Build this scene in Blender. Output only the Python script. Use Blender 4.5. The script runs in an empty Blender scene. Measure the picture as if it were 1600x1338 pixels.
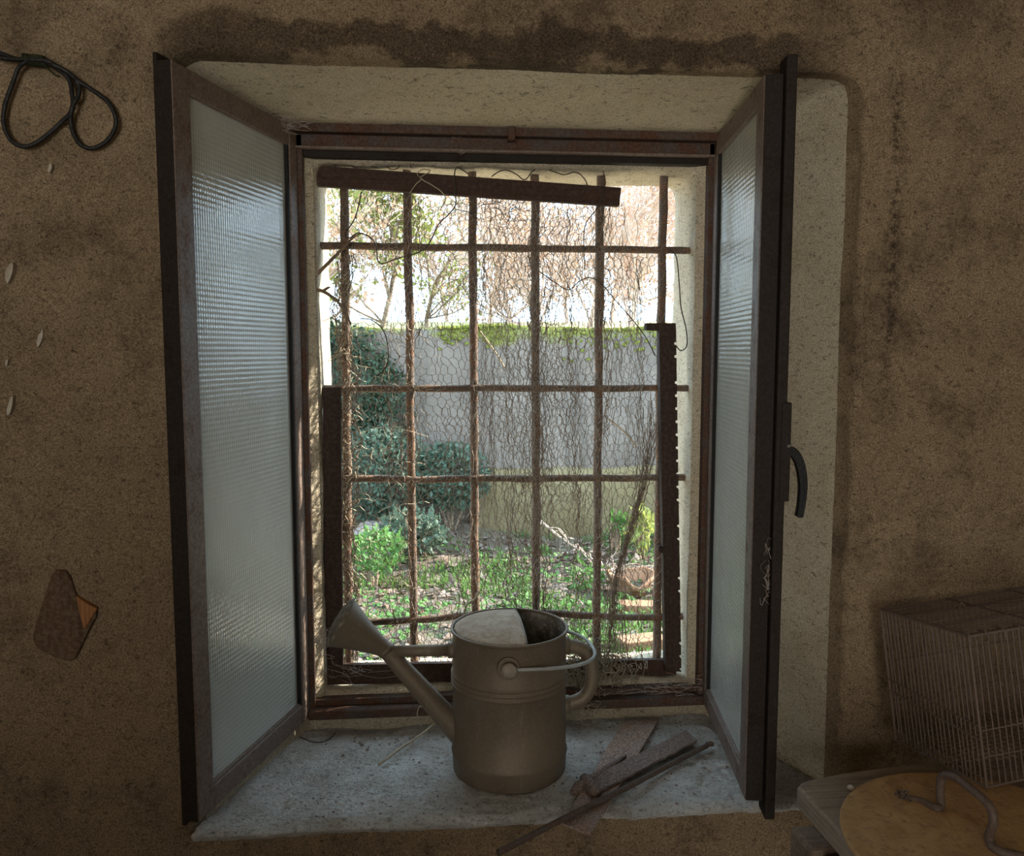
import bpy, math, random
from mathutils import Vector, Matrix, noise as mn

# ------------------------------------------------------------------ camera, sky, lights
scene = bpy.context.scene
col = scene.collection
random.seed(7)
CAM = Vector((-0.1357, -1.2181, 1.55)); YAW, PITCH, FOC = 0.0909, 0.0926, 1298.38
cd = bpy.data.cameras.new('camera'); cam = bpy.data.objects.new('camera', cd); col.objects.link(cam)
cd.sensor_fit = 'HORIZONTAL'; cd.sensor_width = 36.0; cd.lens = 36.0 * FOC / 1600.0
cd.clip_start = 0.02; cd.clip_end = 200
cam.location = CAM; cam.rotation_euler = (math.pi / 2 - PITCH, 0, -YAW)
scene.camera = cam

world = bpy.data.worlds.new('sky'); scene.world = world; world.use_nodes = True
wn = world.node_tree.nodes; wl = world.node_tree.links
wbg = wn['Background']; wbg.inputs['Color'].default_value = (0.60, 0.82, 1.0, 1); wbg.inputs['Strength'].default_value = 3.2

sl = bpy.data.lights.new('sun', 'SUN'); sun = bpy.data.objects.new('sun', sl); col.objects.link(sun)
sl.energy = 12.0; sl.angle = math.radians(0.6); sl.color = (1.0, 0.93, 0.80)
sun_to = Vector((0.80, 0.21, 0.52)).normalized()          # direction towards the sun: right, slightly behind the garden
sun.rotation_euler = (-sun_to).to_track_quat('-Z', 'Y').to_euler()

al = bpy.data.lights.new('back_door_fill', 'AREA'); alo = bpy.data.objects.new('back_door_fill', al); col.objects.link(alo)
al.shape = 'RECTANGLE'; al.size = 1.1; al.size_y = 2.05; al.energy = 40.0; al.color = (1.0, 0.83, 0.63)
alo.location = (-0.70, -3.46, 1.07); alo.rotation_euler = (math.pi / 2, 0, 0)   # area lamp added in an unseen doorway behind the camera to light the room

vs = scene.view_settings
vs.view_transform = 'Standard'; vs.look = 'None'; vs.gamma = 1.0; vs.exposure = 0.68; vs.use_curve_mapping = False
scene.cycles.sample_clamp_indirect = 4.0
scene.cycles.max_bounces = 10; scene.cycles.diffuse_bounces = 5

# ------------------------------------------------------------------ pixel helpers (a pixel gives a direction only)
_f = Vector((math.sin(YAW) * math.cos(PITCH), math.cos(YAW) * math.cos(PITCH), -math.sin(PITCH)))
_r = Vector((math.cos(YAW), -math.sin(YAW), 0)); _u = _r.cross(_f)
def ray(x, y): return _f + _r * ((x - 800) / FOC) - _u * ((y - 669) / FOC)
def onY(x, y, Y): d = ray(x, y); return CAM + d * ((Y - CAM.y) / d.y)
def onZ(x, y, Z): d = ray(x, y); return CAM + d * ((Z - CAM.z) / d.z)
def onP(x, y, p, n): d = ray(x, y); return CAM + d * ((p - CAM).dot(n) / d.dot(n))

# ------------------------------------------------------------------ mesh helpers
def N3(p, s=1.0): return mn.noise(Vector(p) * s)
class MB:
    def __init__(s): s.v = []; s.f = []; s.m = []
    def add(s, vs_, fs_, m=0):
        b = len(s.v); s.v += [tuple(v) for v in vs_]; s.f += [tuple(i + b for i in f) for f in fs_]; s.m += [m] * len(fs_)
    def box(s, a, b, m=0):
        (x0, y0, z0), (x1, y1, z1) = a, b
        s.add([(x0, y0, z0), (x1, y0, z0), (x1, y1, z0), (x0, y1, z0), (x0, y0, z1), (x1, y0, z1), (x1, y1, z1), (x0, y1, z1)],
              [(0, 3, 2, 1), (4, 5, 6, 7), (0, 1, 5, 4), (1, 2, 6, 5), (2, 3, 7, 6), (3, 0, 4, 7)], m)
    def obox(s, o, ax, ay, az, m=0):          # oriented box: corner + three edge vectors
        o, ax, ay, az = map(Vector, (o, ax, ay, az))
        s.add([o, o + ax, o + ax + ay, o + ay, o + az, o + ax + az, o + ax + ay + az, o + ay + az],
              [(0, 3, 2, 1), (4, 5, 6, 7), (0, 1, 5, 4), (1, 2, 6, 5), (2, 3, 7, 6), (3, 0, 4, 7)], m)
    def tube(s, pts, r, n=8, cap=True, m=0):
        pts = [Vector(p) for p in pts]
        if len(pts) < 2: return
        rs = r if isinstance(r, (list, tuple)) else [r] * len(pts)
        t = (pts[1] - pts[0]).normalized()
        ref = Vector((0, 0, 1)) if abs(t.z) < 0.9 else Vector((1, 0, 0))
        nrm = t.cross(ref).normalized(); vsx = []; k = len(pts)
        for i, p in enumerate(pts):
            tt = ((pts[min(i + 1, k - 1)] - pts[max(i - 1, 0)])); tt = tt.normalized() if tt.length > 1e-9 else t
            nrm = (nrm - tt * nrm.dot(tt)); nrm = nrm.normalized() if nrm.length > 1e-6 else tt.orthogonal().normalized()
            bn = tt.cross(nrm)
            for j in range(n):
                a = 2 * math.pi * j / n; vsx.append(p + (nrm * math.cos(a) + bn * math.sin(a)) * rs[i])
        fs_ = [(i * n + j, i * n + (j + 1) % n, (i + 1) * n + (j + 1) % n, (i + 1) * n + j) for i in range(k - 1) for j in range(n)]
        if cap: fs_ += [tuple(range(n - 1, -1, -1)), tuple((k - 1) * n + j for j in range(n))]
        s.add(vsx, fs_, m)
    def lathe(s, prof, o, axis=(0, 0, 1), n=48, m=0, closed=False):
        o = Vector(o); a = Vector(axis).normalized(); x = a.orthogonal().normalized(); y = a.cross(x); k = len(prof)
        vsx = [o + a * h + (x * math.cos(2 * math.pi * j / n) + y * math.sin(2 * math.pi * j / n)) * max(r, 1e-5) for r, h in prof for j in range(n)]
        fs_ = [(i * n + j, i * n + (j + 1) % n, (i + 1) * n + (j + 1) % n, (i + 1) * n + j) for i in range(k - 1) for j in range(n)]
        s.add(vsx, fs_, m)
    def prism(s, poly, ext, m=0):              # polygon of points swept by a vector
        poly = [Vector(p) for p in poly]; e = Vector(ext); n = len(poly)
        s.add(poly + [p + e for p in poly], [tuple(range(n - 1, -1, -1)), tuple(range(n, 2 * n))] + [(i, (i + 1) % n, n + (i + 1) % n, n + i) for i in range(n)], m)
    def build(s, name, mats, parent=None, smooth=False, bevel=0.0, fixn=True):
        off = Vector(parent['_o']) if parent is not None and '_o' in parent else Vector((0, 0, 0))
        me = bpy.data.meshes.new(name)
        me.from_pydata([(v[0] - off.x, v[1] - off.y, v[2] - off.z) for v in s.v], [], s.f)
        for mm in (mats if isinstance(mats, (list, tuple)) else [mats]): me.materials.append(mm)
        if any(s.m): me.polygons.foreach_set('material_index', s.m)
        if smooth: me.polygons.foreach_set('use_smooth', [True] * len(me.polygons))
        me.update()
        o = bpy.data.objects.new(name, me); col.objects.link(o)
        if parent is not None:
            o.parent = parent; o['_o'] = tuple(off)
        else: o['_o'] = (0.0, 0.0, 0.0)
        if bevel > 0:
            b = o.modifiers.new('bevel', 'BEVEL'); b.width = bevel; b.segments = 2; b.limit_method = 'ANGLE'
        return o
def tag(o, label=None, cat=None, group=None, kind=None):
    if label: o['label'] = label
    if cat: o['category'] = cat
    if group: o['group'] = group
    if kind: o['kind'] = kind
    return o
def thing(name, loc, label=None, cat=None, group=None, kind=None):
    o = bpy.data.objects.new(name, None); col.objects.link(o); o.location = loc; o['_o'] = tuple(loc)
    o.empty_display_size = 0.05
    return tag(o, label, cat, group, kind)
def smooth_path(pts, sub=6):
    P = [Vector(p) for p in pts]; out = []
    for i in range(len(P) - 1):
        p0, p1, p2, p3 = P[max(i - 1, 0)], P[i], P[i + 1], P[min(i + 2, len(P) - 1)]
        for k in range(sub):
            t = k / sub
            out.append(0.5 * ((2 * p1) + (p2 - p0) * t + (2 * p0 - 5 * p1 + 4 * p2 - p3) * t * t + (3 * p1 - p0 - 3 * p2 + p3) * t ** 3))
    return out + [P[-1]]
def wob(pts, amp, sc, seed=0):
    return [p + Vector((N3((p.x + seed, p.y, p.z), sc), N3((p.x, p.y + seed + 9, p.z), sc), N3((p.x, p.y, p.z + seed + 17), sc))) * amp for p in pts]

# ------------------------------------------------------------------ material helpers
class NT:
    def __init__(s, name):
        s.mat = bpy.data.materials.new(name); s.mat.use_nodes = True
        s.n = s.mat.node_tree.nodes; s.l = s.mat.node_tree.links; s.b = s.n['Principled BSDF']
        s.tc = s.n.new('ShaderNodeTexCoord')
    def map(s, scale=(1, 1, 1), gen='Object', rot=(0, 0, 0)):
        m = s.n.new('ShaderNodeMapping'); m.inputs['Scale'].default_value = scale; m.inputs['Rotation'].default_value = rot
        s.l.new(s.tc.outputs[gen], m.inputs['Vector']); return m.outputs[0]
    def noise(s, scale, detail=4, rough=0.55, vec=None, dist=0.0):
        t = s.n.new('ShaderNodeTexNoise'); t.inputs['Scale'].default_value = scale; t.inputs['Detail'].default_value = detail
        t.inputs['Roughness'].default_value = rough; t.inputs['Distortion'].default_value = dist
        s.l.new(vec if vec is not None else s.tc.outputs['Object'], t.inputs['Vector']); return t.outputs['Fac']
    def voro(s, scale, vec=None):
        t = s.n.new('ShaderNodeTexVoronoi'); t.inputs['Scale'].default_value = scale
        s.l.new(vec if vec is not None else s.tc.outputs['Object'], t.inputs['Vector']); return t.outputs['Distance']
    def ramp(s, fac, stops):
        r = s.n.new('ShaderNodeValToRGB'); e = r.color_ramp.elements
        while len(e) < len(stops): e.new(0.5)
        for k, (p, c) in enumerate(stops):
            e[k].position = p; e[k].color = (c, c, c, 1) if isinstance(c, (int, float)) else (*c, 1)
        s.l.new(fac, r.inputs['Fac']); return r.outputs['Color']
    def mix(s, fac, a, b, mode='MIX'):
        m = s.n.new('ShaderNodeMix'); m.data_type = 'RGBA'; m.blend_type = mode
        for sock, v in ((m.inputs[0], fac), (m.inputs[6], a), (m.inputs[7], b)):
            if isinstance(v, (int, float)): sock.default_value = v
            elif isinstance(v, tuple): sock.default_value = (*v, 1)
            else: s.l.new(v, sock)
        return m.outputs[2]
    def math(s, op, a, b=0.0, clamp=False):
        m = s.n.new('ShaderNodeMath'); m.operation = op; m.use_clamp = clamp
        for k, v in enumerate((a, b)):
            if isinstance(v, (int, float)): m.inputs[k].default_value = v
            else: s.l.new(v, m.inputs[k])
        return m.outputs[0]
    def xyz(s):
        x = s.n.new('ShaderNodeSeparateXYZ'); s.l.new(s.tc.outputs['Object'], x.inputs[0]); return x.outputs
    def bump(s, h, strength=0.5, dist=0.01, prev=None):
        b = s.n.new('ShaderNodeBump'); b.inputs['Strength'].default_value = strength; b.inputs['Distance'].default_value = dist
        s.l.new(h, b.inputs['Height'])
        if prev is not None: s.l.new(prev, b.inputs['Normal'])
        return b.outputs[0]
    def out(s, color=None, rough=0.8, metal=0.0, normal=None, spec=0.5):
        b = s.b
        for k, v in (('Base Color', color), ('Roughness', rough), ('Metallic', metal), ('Normal', normal)):
            if v is None: continue
            if isinstance(v, (int, float)): b.inputs[k].default_value = v
            elif isinstance(v, tuple): b.inputs[k].default_value = (*v, 1)
            else: s.l.new(v, b.inputs[k])
        b.inputs['Specular IOR Level'].default_value = spec
        return s.mat

def m_plaster(name, c0, c1, c2, grain, stains=False):
    t = NT(name)
    big = t.noise(2.2, 6, 0.6); mid = t.noise(9, 8, 0.62); fine = t.noise(430, 3, 0.7); fine2 = t.noise(900, 2, 0.6)
    c = t.mix(t.ramp(big, [(0.36, 0.0), (0.64, 1.0)]), c0, c1)
    c = t.mix(t.ramp(mid, [(0.46, 0.0), (0.72, 0.75)]), c, c2)
    c = t.mix(t.ramp(fine, [(0.36, 0.0), (0.66, 1.0)]), t.mix(0.50, c, (0.02, 0.013, 0.008)), t.mix(0.25, c, (0.80, 0.68, 0.5)))
    specks = t.ramp(t.noise(120, 6, 0.78), [(0.585, 0.0), (0.65, 0.8)])
    c = t.mix(specks, c, t.mix(0.75, c, (0.01, 0.008, 0.006)))
    pv_ = t.map((70, 70, 190)) if not stains else t.map((110, 110, 150))
    pits = t.ramp(t.noise(1.0, 6, 0.75, pv_, 0.8), [(0.56, 0.0), (0.63, 0.8)])
    c = t.mix(pits, c, t.mix(0.72, c, (0.015, 0.011, 0.008)))
    grit = t.ramp(fine2, [(0.66, 0.0), (0.74, 0.5)])
    c = t.mix(grit, c, (0.62, 0.55, 0.42))
    if stains:
        x, y, z = t.xyz()
        wig = t.math('MULTIPLY', t.math('SUBTRACT', t.noise(7, 7, 0.65), 0.5), 0.16)
        # mould line along the top edge of the opening
        d = t.math('ABSOLUTE', t.math('SUBTRACT', t.math('ADD', z, wig), 1.978))
        inx = t.ramp(t.math('ADD', t.math('MULTIPLY', x, 0.5), 0.5), [(0.24, 0.0), (0.26, 1.0), (0.70, 1.0), (0.735, 0.0)])
        rag = t.math('MULTIPLY', t.math('SUBTRACT', t.noise(26, 9, 0.78), 0.5), 0.9)
        line = t.math('MULTIPLY', t.ramp(t.math('ADD', t.math('DIVIDE', d, 0.05), rag), [(0.40, 1.0), (0.62, 0.0)]), inx)
        # darker dome at the left top corner
        dx_ = t.math('MULTIPLY', t.math('ADD', x, 0.425), 0.62); dz_ = t.math('SUBTRACT', z, 1.965)
        rr_ = t.math('SQRT', t.math('ADD', t.math('MULTIPLY', dx_, dx_), t.math('MULTIPLY', dz_, dz_)))
        dome = t.ramp(t.math('ADD', t.math('DIVIDE', rr_, 0.06), t.math('MULTIPLY', rag, 0.6)), [(0.80, 1.0), (1.05, 0.0)])
        line = t.math('MAXIMUM', line, t.math('MULTIPLY', dome, 0.85))
        line = t.math('MULTIPLY', line, t.ramp(t.noise(300, 4, 0.75), [(0.36, 1.0), (0.66, 0.45)]))
        c = t.mix(t.math('MULTIPLY', line, 0.9), c, (0.040, 0.027, 0.018))
        # vertical damp line right of the opening
        d2 = t.math('ABSOLUTE', t.math('SUBTRACT', t.math('ADD', x, t.math('MULTIPLY', wig, 0.35)), 0.553))
        inz = t.ramp(t.math('MULTIPLY', z, 0.4), [(0.56, 0.0), (0.62, 1.0), (0.77, 1.0), (0.80, 0.0)])
        l2 = t.math('MULTIPLY', t.ramp(t.math('DIVIDE', d2, 0.02), [(0.05, 1.0), (0.9, 0.0)]), inz)
        l2 = t.math('MULTIPLY', l2, t.ramp(t.noise(70, 8, 0.8), [(0.46, 0.0), (0.56, 1.0)]))
        c = t.mix(t.math('MULTIPLY', l2, 0.8), c, (0.022, 0.016, 0.012))
        # general damp blotches
        bl = t.ramp(t.noise(4.2, 12, 0.78), [(0.50, 0.0), (0.62, 0.85)])
        c = t.mix(bl, c, t.mix(0.62, c, (0.03, 0.021, 0.014)))
    n = t.bump(t.noise(30, 6, 0.7), 0.25, 0.008)
    n = t.bump(pits, -0.5, 0.004, n)
    n = t.bump(fine, grain, 0.006, n)
    n = t.bump(fine2, grain * 0.6, 0.003, n)
    return t.out(c, 0.95, 0, n, 0.15)

def m_metal_paint(name, base, rust, amount=0.5, rough=0.6, dust=(0.30, 0.26, 0.21), dustamt=0.25, metal=0.0, scale=1.0, spec=0.3):
    t = NT(name)
    a = t.ramp(t.noise(28 * scale, 8, 0.7), [(0.62 - 0.3 * amount, 0.0), (0.72 - 0.2 * amount, 1.0)])
    c = t.mix(a, base, t.mix(t.noise(90 * scale, 4), rust, tuple(v * 0.4 for v in rust)))
    g = t.ramp(t.noise(210 * scale, 4, 0.7), [(0.42, 0.0), (0.7, 1.0)])
    c = t.mix(t.math('MULTIPLY', g, dustamt), c, dust)
    n = t.bump(t.noise(70 * scale, 6, 0.7), 0.25, 0.002); n = t.bump(t.noise(420, 2), 0.2, 0.001, n)
    return t.out(c, t.math('ADD', t.math('MULTIPLY', a, 0.25), rough), metal, n, spec)

def m_wood(name, c0, c1, axis=0, scale=1.0, rough=0.8, dust=0.2):
    t = NT(name); s = [26 * scale] * 3; s[axis] = 1.6 * scale
    v = t.map(tuple(s)); g = t.noise(1.6, 7, 0.65, v, 0.6)
    c = t.mix(t.ramp(g, [(0.32, 0.0), (0.68, 1.0)]), c0, c1)
    s2 = [160 * scale] * 3; s2[axis] = 4 * scale; v2 = t.map(tuple(s2)); g2 = t.noise(1.5, 3, 0.6, v2)
    c = t.mix(t.ramp(g2, [(0.5, 0.0), (0.7, 0.5)]), c, tuple(x * 0.35 for x in c0))
    d = t.ramp(t.noise(140, 5, 0.7), [(0.45, 0.0), (0.75, 1.0)])
    c = t.mix(t.math('MULTIPLY', d, dust), c, (0.36, 0.30, 0.23))
    n = t.bump(g, 0.3, 0.004); n = t.bump(g2, 0.4, 0.002, n)
    return t.out(c, rough, 0, n, 0.25)

def m_var(name, c0, c1, scale=8, rough=0.85, spec=0.2, trans=0.0, bump=0.3, c2=None):
    t = NT(name); c = t.mix(t.ramp(t.noise(scale, 5, 0.65), [(0.36, 0.0), (0.64, 1.0)]), c0, c1)
    if c2: c = t.mix(t.ramp(t.noise(scale * 3.3, 5, 0.7), [(0.5, 0.0), (0.66, 1.0)]), c, c2)
    n = t.bump(t.noise(scale * 8, 4), bump, 0.01)
    m = t.out(c, rough, 0, n, spec)
    if trans > 0:
        tr = t.n.new('ShaderNodeBsdfTranslucent'); t.l.new(c, tr.inputs['Color'])
        mx = t.n.new('ShaderNodeMixShader'); mx.inputs[0].default_value = trans
        t.l.new(t.b.outputs[0], mx.inputs[1]); t.l.new(tr.outputs[0], mx.inputs[2])
        t.l.new(mx.outputs[0], t.n['Material Output'].inputs['Surface'])
    return m

M = {}
M['wall'] = m_plaster('brown_stained_plaster', (0.330, 0.216, 0.115), (0.455, 0.318, 0.186), (0.205, 0.130, 0.070), 0.9, True)
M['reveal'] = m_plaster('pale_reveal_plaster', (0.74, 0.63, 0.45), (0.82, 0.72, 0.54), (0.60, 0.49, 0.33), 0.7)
M['outer'] = m_plaster('limewashed_outer_reveal', (0.60, 0.50, 0.36), (0.66, 0.58, 0.45), (0.48, 0.39, 0.27), 0.6)
M['dim'] = m_plaster('dim_room_plaster', (0.30, 0.25, 0.18), (0.36, 0.30, 0.22), (0.22, 0.18, 0.13), 0.3)
def m_sill():
    t = NT('rough_whitish_sill')
    big = t.noise(11, 7, 0.65); fine = t.noise(190, 4, 0.7); v = t.map((60, 130, 60)); crk = t.noise(1.0, 5, 0.7, v)
    c = t.mix(t.ramp(big, [(0.34, 0.0), (0.6, 1.0)]), (0.62, 0.59, 0.54), (0.90, 0.89, 0.86))
    c = t.mix(t.ramp(fine, [(0.34, 0.65), (0.47, 0.0)]), c, (0.22, 0.19, 0.16))
    c = t.mix(t.ramp(crk, [(0.30, 0.75), (0.42, 0.0)]), c, (0.10, 0.085, 0.07))
    n = t.bump(t.noise(45, 7, 0.75), 1.0, 0.022); n = t.bump(crk, 0.8, 0.012, n); n = t.bump(fine, 0.7, 0.006, n)
    return t.out(c, 0.95, 0, n, 0.15)
M['sill'] = m_sill()
M['frame'] = m_metal_paint('rusty_window_frame', (0.050, 0.033, 0.026), (0.095, 0.038, 0.018), 0.7, 0.6, dustamt=0.15)
M['sash'] = m_metal_paint('brown_painted_sash', (0.1148, 0.0784, 0.0608), (0.1445, 0.0800, 0.0532), 0.35, 0.5, (0.3400, 0.2720, 0.2204), 0.40)
M['sashdark'] = m_metal_paint('dark_sash_edge', (0.018, 0.013, 0.010), (0.028, 0.017, 0.013), 0.3, 0.6, dustamt=0.04, spec=0.12)
M['rubber'] = m_var('black_glazing_bead', (0.008, 0.008, 0.008), (0.014, 0.013, 0.012), 30, 0.6)
M['handle'] = m_var('black_handle_paint', (0.006, 0.006, 0.006), (0.012, 0.011, 0.010), 40, 0.45, 0.22)
M['bar'] = m_metal_paint('rusted_iron_bar', (0.065, 0.045, 0.034), (0.20, 0.095, 0.05), 0.5, 0.75, (0.60, 0.48, 0.36), 0.29, scale=2.0)
M['plank'] = m_wood('dark_brown_board', (0.0360, 0.0156, 0.0096), (0.0510, 0.0240, 0.0144), 0, 1.0, 0.7, 0.10)
M['post'] = m_wood('dark_brown_post', (0.0250, 0.0125, 0.0085), (0.0400, 0.0200, 0.0130), 2, 1.0, 0.7, 0.12)
M['wire'] = m_metal_paint('weathered_net_wire', (0.16, 0.125, 0.095), (0.18, 0.11, 0.07), 0.4, 0.6, (0.6, 0.50, 0.39), 0.55)
M['darkwire'] = m_metal_paint('dark_tie_wire', (0.045, 0.034, 0.028), (0.08, 0.045, 0.03), 0.4, 0.6, dustamt=0.15)
M['straw'] = m_var('dry_straw', (0.46, 0.39, 0.28), (0.60, 0.53, 0.40), 40, 0.8, 0.2, 0.25)
M['twig'] = m_wood('grey_brown_twig', (0.13, 0.09, 0.06), (0.26, 0.19, 0.13), 2, 2.0, 0.85, 0.2)
M['cable'] = m_var('black_cable', (0.006, 0.006, 0.006), (0.012, 0.011, 0.010), 30, 0.5, 0.4)
M['string'] = m_var('dark_green_string', (0.02, 0.025, 0.012), (0.035, 0.04, 0.02), 60, 0.9)
def m_can():
    t = NT('dusty_galvanised_metal')
    c = t.mix(t.ramp(t.noise(6, 7, 0.65), [(0.35, 0.0), (0.65, 1.0)]), (0.132, 0.100, 0.068), (0.188, 0.150, 0.106))
    c = t.mix(t.ramp(t.noise(24, 8, 0.75), [(0.60, 0.0), (0.72, 0.7)]), c, (0.12, 0.085, 0.055))
    v = t.map((40, 40, 6)); c = t.mix(t.ramp(t.noise(1.0, 5, 0.7, v), [(0.62, 0.0), (0.74, 0.5)]), c, (0.30, 0.265, 0.21))
    c = t.mix(t.ramp(t.noise(260, 3, 0.7), [(0.5, 0.0), (0.75, 0.35)]), c, (0.32, 0.265, 0.195))
    n = t.bump(t.noise(14, 4), 0.12, 0.006); n = t.bump(t.noise(300, 3), 0.18, 0.001, n)
    return t.out(c, t.math('ADD', t.math('MULTIPLY', t.noise(12, 5), 0.3), 0.42), 0.25, n, 0.4)
M['can'] = m_can()
M['candust'] = m_var('dust_covered_lid', (0.34, 0.27, 0.20), (0.46, 0.39, 0.31), 30, 0.9, 0.2, 0, 0.25, (0.30, 0.22, 0.16))
M['caninside'] = m_var('dark_can_inside', (0.10, 0.085, 0.065), (0.17, 0.15, 0.12), 20, 0.9, 0.2, 0, 0.3, (0.32, 0.30, 0.26))
M['bail'] = m_var('grey_bail_wire', (0.28, 0.30, 0.29), (0.36, 0.37, 0.35), 60, 0.5, 0.4)
M['bolt'] = m_var('worn_bolt', (0.20, 0.17, 0.13), (0.34, 0.30, 0.24), 60, 0.5, 0.5)
M['rustplate'] = m_metal_paint('flaking_rusty_sheet', (0.16, 0.10, 0.075), (0.30, 0.15, 0.085), 0.55, 0.9, (0.55, 0.47, 0.42), 0.75, scale=1.6)
M['rustplate2'] = m_metal_paint('dusty_rusty_strip', (0.10, 0.072, 0.06), (0.15, 0.09, 0.06), 0.4, 0.9, (0.42, 0.345, 0.315), 0.75, scale=2.0, spec=0.1)
M['rod'] = m_metal_paint('rusty_rod', (0.060, 0.045, 0.038), (0.11, 0.065, 0.045), 0.5, 0.8, (0.32, 0.26, 0.22), 0.3, scale=2.0)
M['cage'] = m_metal_paint('rusty_cage_wire', (0.1050, 0.0750, 0.0600), (0.1275, 0.0750, 0.0525), 0.5, 0.6, (0.3000, 0.2475, 0.2100), 0.4, scale=2)
M['board'] = m_wood('old_grey_board', (0.1800, 0.1350, 0.0975), (0.2700, 0.2100, 0.1537), 0, 0.8, 0.85, 0.3)
M['boardedge'] = m_wood('old_board_edge', (0.1650, 0.1237, 0.0900), (0.2700, 0.2175, 0.1650), 1, 0.8, 0.85, 0.2)
M['disc'] = m_var('mottled_plywood_disc', (0.3420, 0.1980, 0.0850), (0.4465, 0.2790, 0.1275), 26, 0.85, 0.2, 0, 0.2, (0.2755, 0.1620, 0.0765))
M['ironhandle'] = m_metal_paint('worn_iron_handle', (0.0910, 0.0595, 0.0455), (0.1330, 0.0840, 0.0595), 0.5, 0.55, dustamt=0.2)
M['beam'] = m_wood('old_beam', (0.0910, 0.0630, 0.0434), (0.1540, 0.1120, 0.0805), 0, 0.8, 0.85, 0.2)
M['plug'] = m_wood('brown_wall_plug', (0.0682, 0.0374, 0.0200), (0.1054, 0.0616, 0.0340), 2, 0.5, 0.9, 0.30)
M['plugraw'] = m_wood('torn_orange_wood', (0.22, 0.095, 0.035), (0.32, 0.15, 0.06), 2, 1.2, 0.8, 0.0)
M['chip'] = m_var('pale_plaster_scar', (0.3375, 0.3000, 0.2325), (0.4500, 0.4050, 0.3300), 90, 0.95)
M['web'] = m_var('dusty_cobweb', (0.34, 0.28, 0.24), (0.48, 0.42, 0.37), 80, 0.95, 0.1, 0.3)
M['root'] = m_var('dry_root_fibre', (0.30, 0.25, 0.18), (0.42, 0.36, 0.27), 50, 0.9, 0.1, 0.2)
def m_glass():
    t = NT('dusty_cross_reeded_glass')
    v = t.map((1, 1, 1)); h = None
    def wave(axis, scale):
        w = t.n.new('ShaderNodeTexWave'); w.wave_type = 'BANDS'; w.bands_direction = axis; w.wave_profile = 'SIN'
        w.inputs['Scale'].default_value = scale; w.inputs['Distortion'].default_value = 0.25; w.inputs['Detail'].default_value = 1
        w.inputs['Detail Scale'].default_value = 0.4
        t.l.new(v, w.inputs['Vector']); return w.outputs['Fac']
    wx = wave('X', 52); wz = wave('Z', 40)
    dirt = t.ramp(t.noise(3.0, 7, 0.65), [(0.3, 0.0), (0.7, 1.0)])
    c = t.mix(dirt, (0.68, 0.69, 0.63), (0.82, 0.83, 0.77))
    c = t.mix(t.ramp(t.noise(85, 5, 0.8), [(0.70, 0.0), (0.76, 0.8)]), c, (0.12, 0.11, 0.10))
    n = t.bump(wx, 0.24, 0.0012); n = t.bump(wz, 0.24, 0.0012, n); n = t.bump(t.noise(14, 3), 0.10, 0.01, n)
    m = t.out(c, 0.16, 0, n, 0.5)
    t.b.inputs['Transmission Weight'].default_value = 0.50; t.b.inputs['IOR'].default_value = 1.65
    return m
M['glass'] = m_glass()
# outdoors
M['soil'] = m_var('leafy_soil', (0.088, 0.066, 0.050), (0.136, 0.108, 0.084), 2.2, 0.95, 0.1, 0, 0.5, (0.080, 0.104, 0.044))
def m_gwall():
    t = NT('weathered_garden_concrete')
    c = t.mix(t.ramp(t.noise(1.6, 8, 0.65), [(0.34, 0.0), (0.66, 1.0)]), (0.150, 0.124, 0.106), (0.235, 0.198, 0.170))
    v = t.map((5, 5, 0.5)); c = t.mix(t.ramp(t.noise(1.0, 6, 0.65, v), [(0.5, 0.0), (0.66, 0.6)]), c, (0.10, 0.088, 0.076))
    x, y, z = t.xyz()
    ms = t.ramp(t.math('ADD', z, t.math('MULTIPLY', t.noise(3.2, 7, 0.7), 0.5)), [(0.0, 0.0), (0.5, 0.0)])
    hi = t.math('MULTIPLY', t.math('SUBTRACT', t.math('ADD', z, t.math('MULTIPLY', t.noise(2.6, 7, 0.7), 0.55)), 1.90), 14.0, True)
    c = t.mix(t.math('MULTIPLY', hi, 0.9), c, (0.17, 0.175, 0.035))
    return t.out(c, 0.95, 0, t.bump(t.noise(30, 7, 0.7), 0.6, 0.02), 0.15)
M['gwall'] = m_gwall()
M['plinth'] = m_var('mossy_plinth', (0.165, 0.128, 0.066), (0.205, 0.165, 0.095), 2.0, 0.95, 0.1, 0, 0.5, (0.12, 0.09, 0.048))
M['moss'] = m_var('yellow_green_moss', (0.105, 0.116, 0.021), (0.158, 0.161, 0.038), 12, 0.95, 0.1)
M['grass'] = m_var('grass_blades', (0.0748, 0.1560, 0.0360), (0.1364, 0.2340, 0.0600), 3, 0.7, 0.3, 0.35)
M['litter'] = m_var('dry_leaf_litter', (0.152, 0.116, 0.092), (0.224, 0.180, 0.152), 6, 0.9, 0.1, 0.1, 0.2, (0.168, 0.100, 0.060))
M['ivy'] = m_var('dark_ivy_leaf', (0.028, 0.056, 0.034), (0.060, 0.100, 0.056), 5, 0.5, 0.4, 0.2)
M['bush'] = m_var('blue_green_leaf', (0.068, 0.112, 0.076), (0.112, 0.164, 0.116), 5, 0.6, 0.3, 0.3)
M['weed'] = m_var('bright_green_leaf', (0.0714, 0.1680, 0.0418), (0.1260, 0.2448, 0.0646), 6, 0.6, 0.3, 0.35)
M['lime'] = m_var('yellow_green_leaf', (0.2431, 0.2805, 0.0660), (0.3465, 0.3652, 0.1221), 6, 0.6, 0.3, 0.4)
M['bark'] = m_var('pinkish_bare_branch', (0.42, 0.30, 0.23), (0.62, 0.48, 0.39), 5, 0.9, 0.1)
M['barkdark'] = m_var('brown_branch', (0.19, 0.14, 0.10), (0.34, 0.26, 0.19), 5, 0.9, 0.1)
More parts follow.
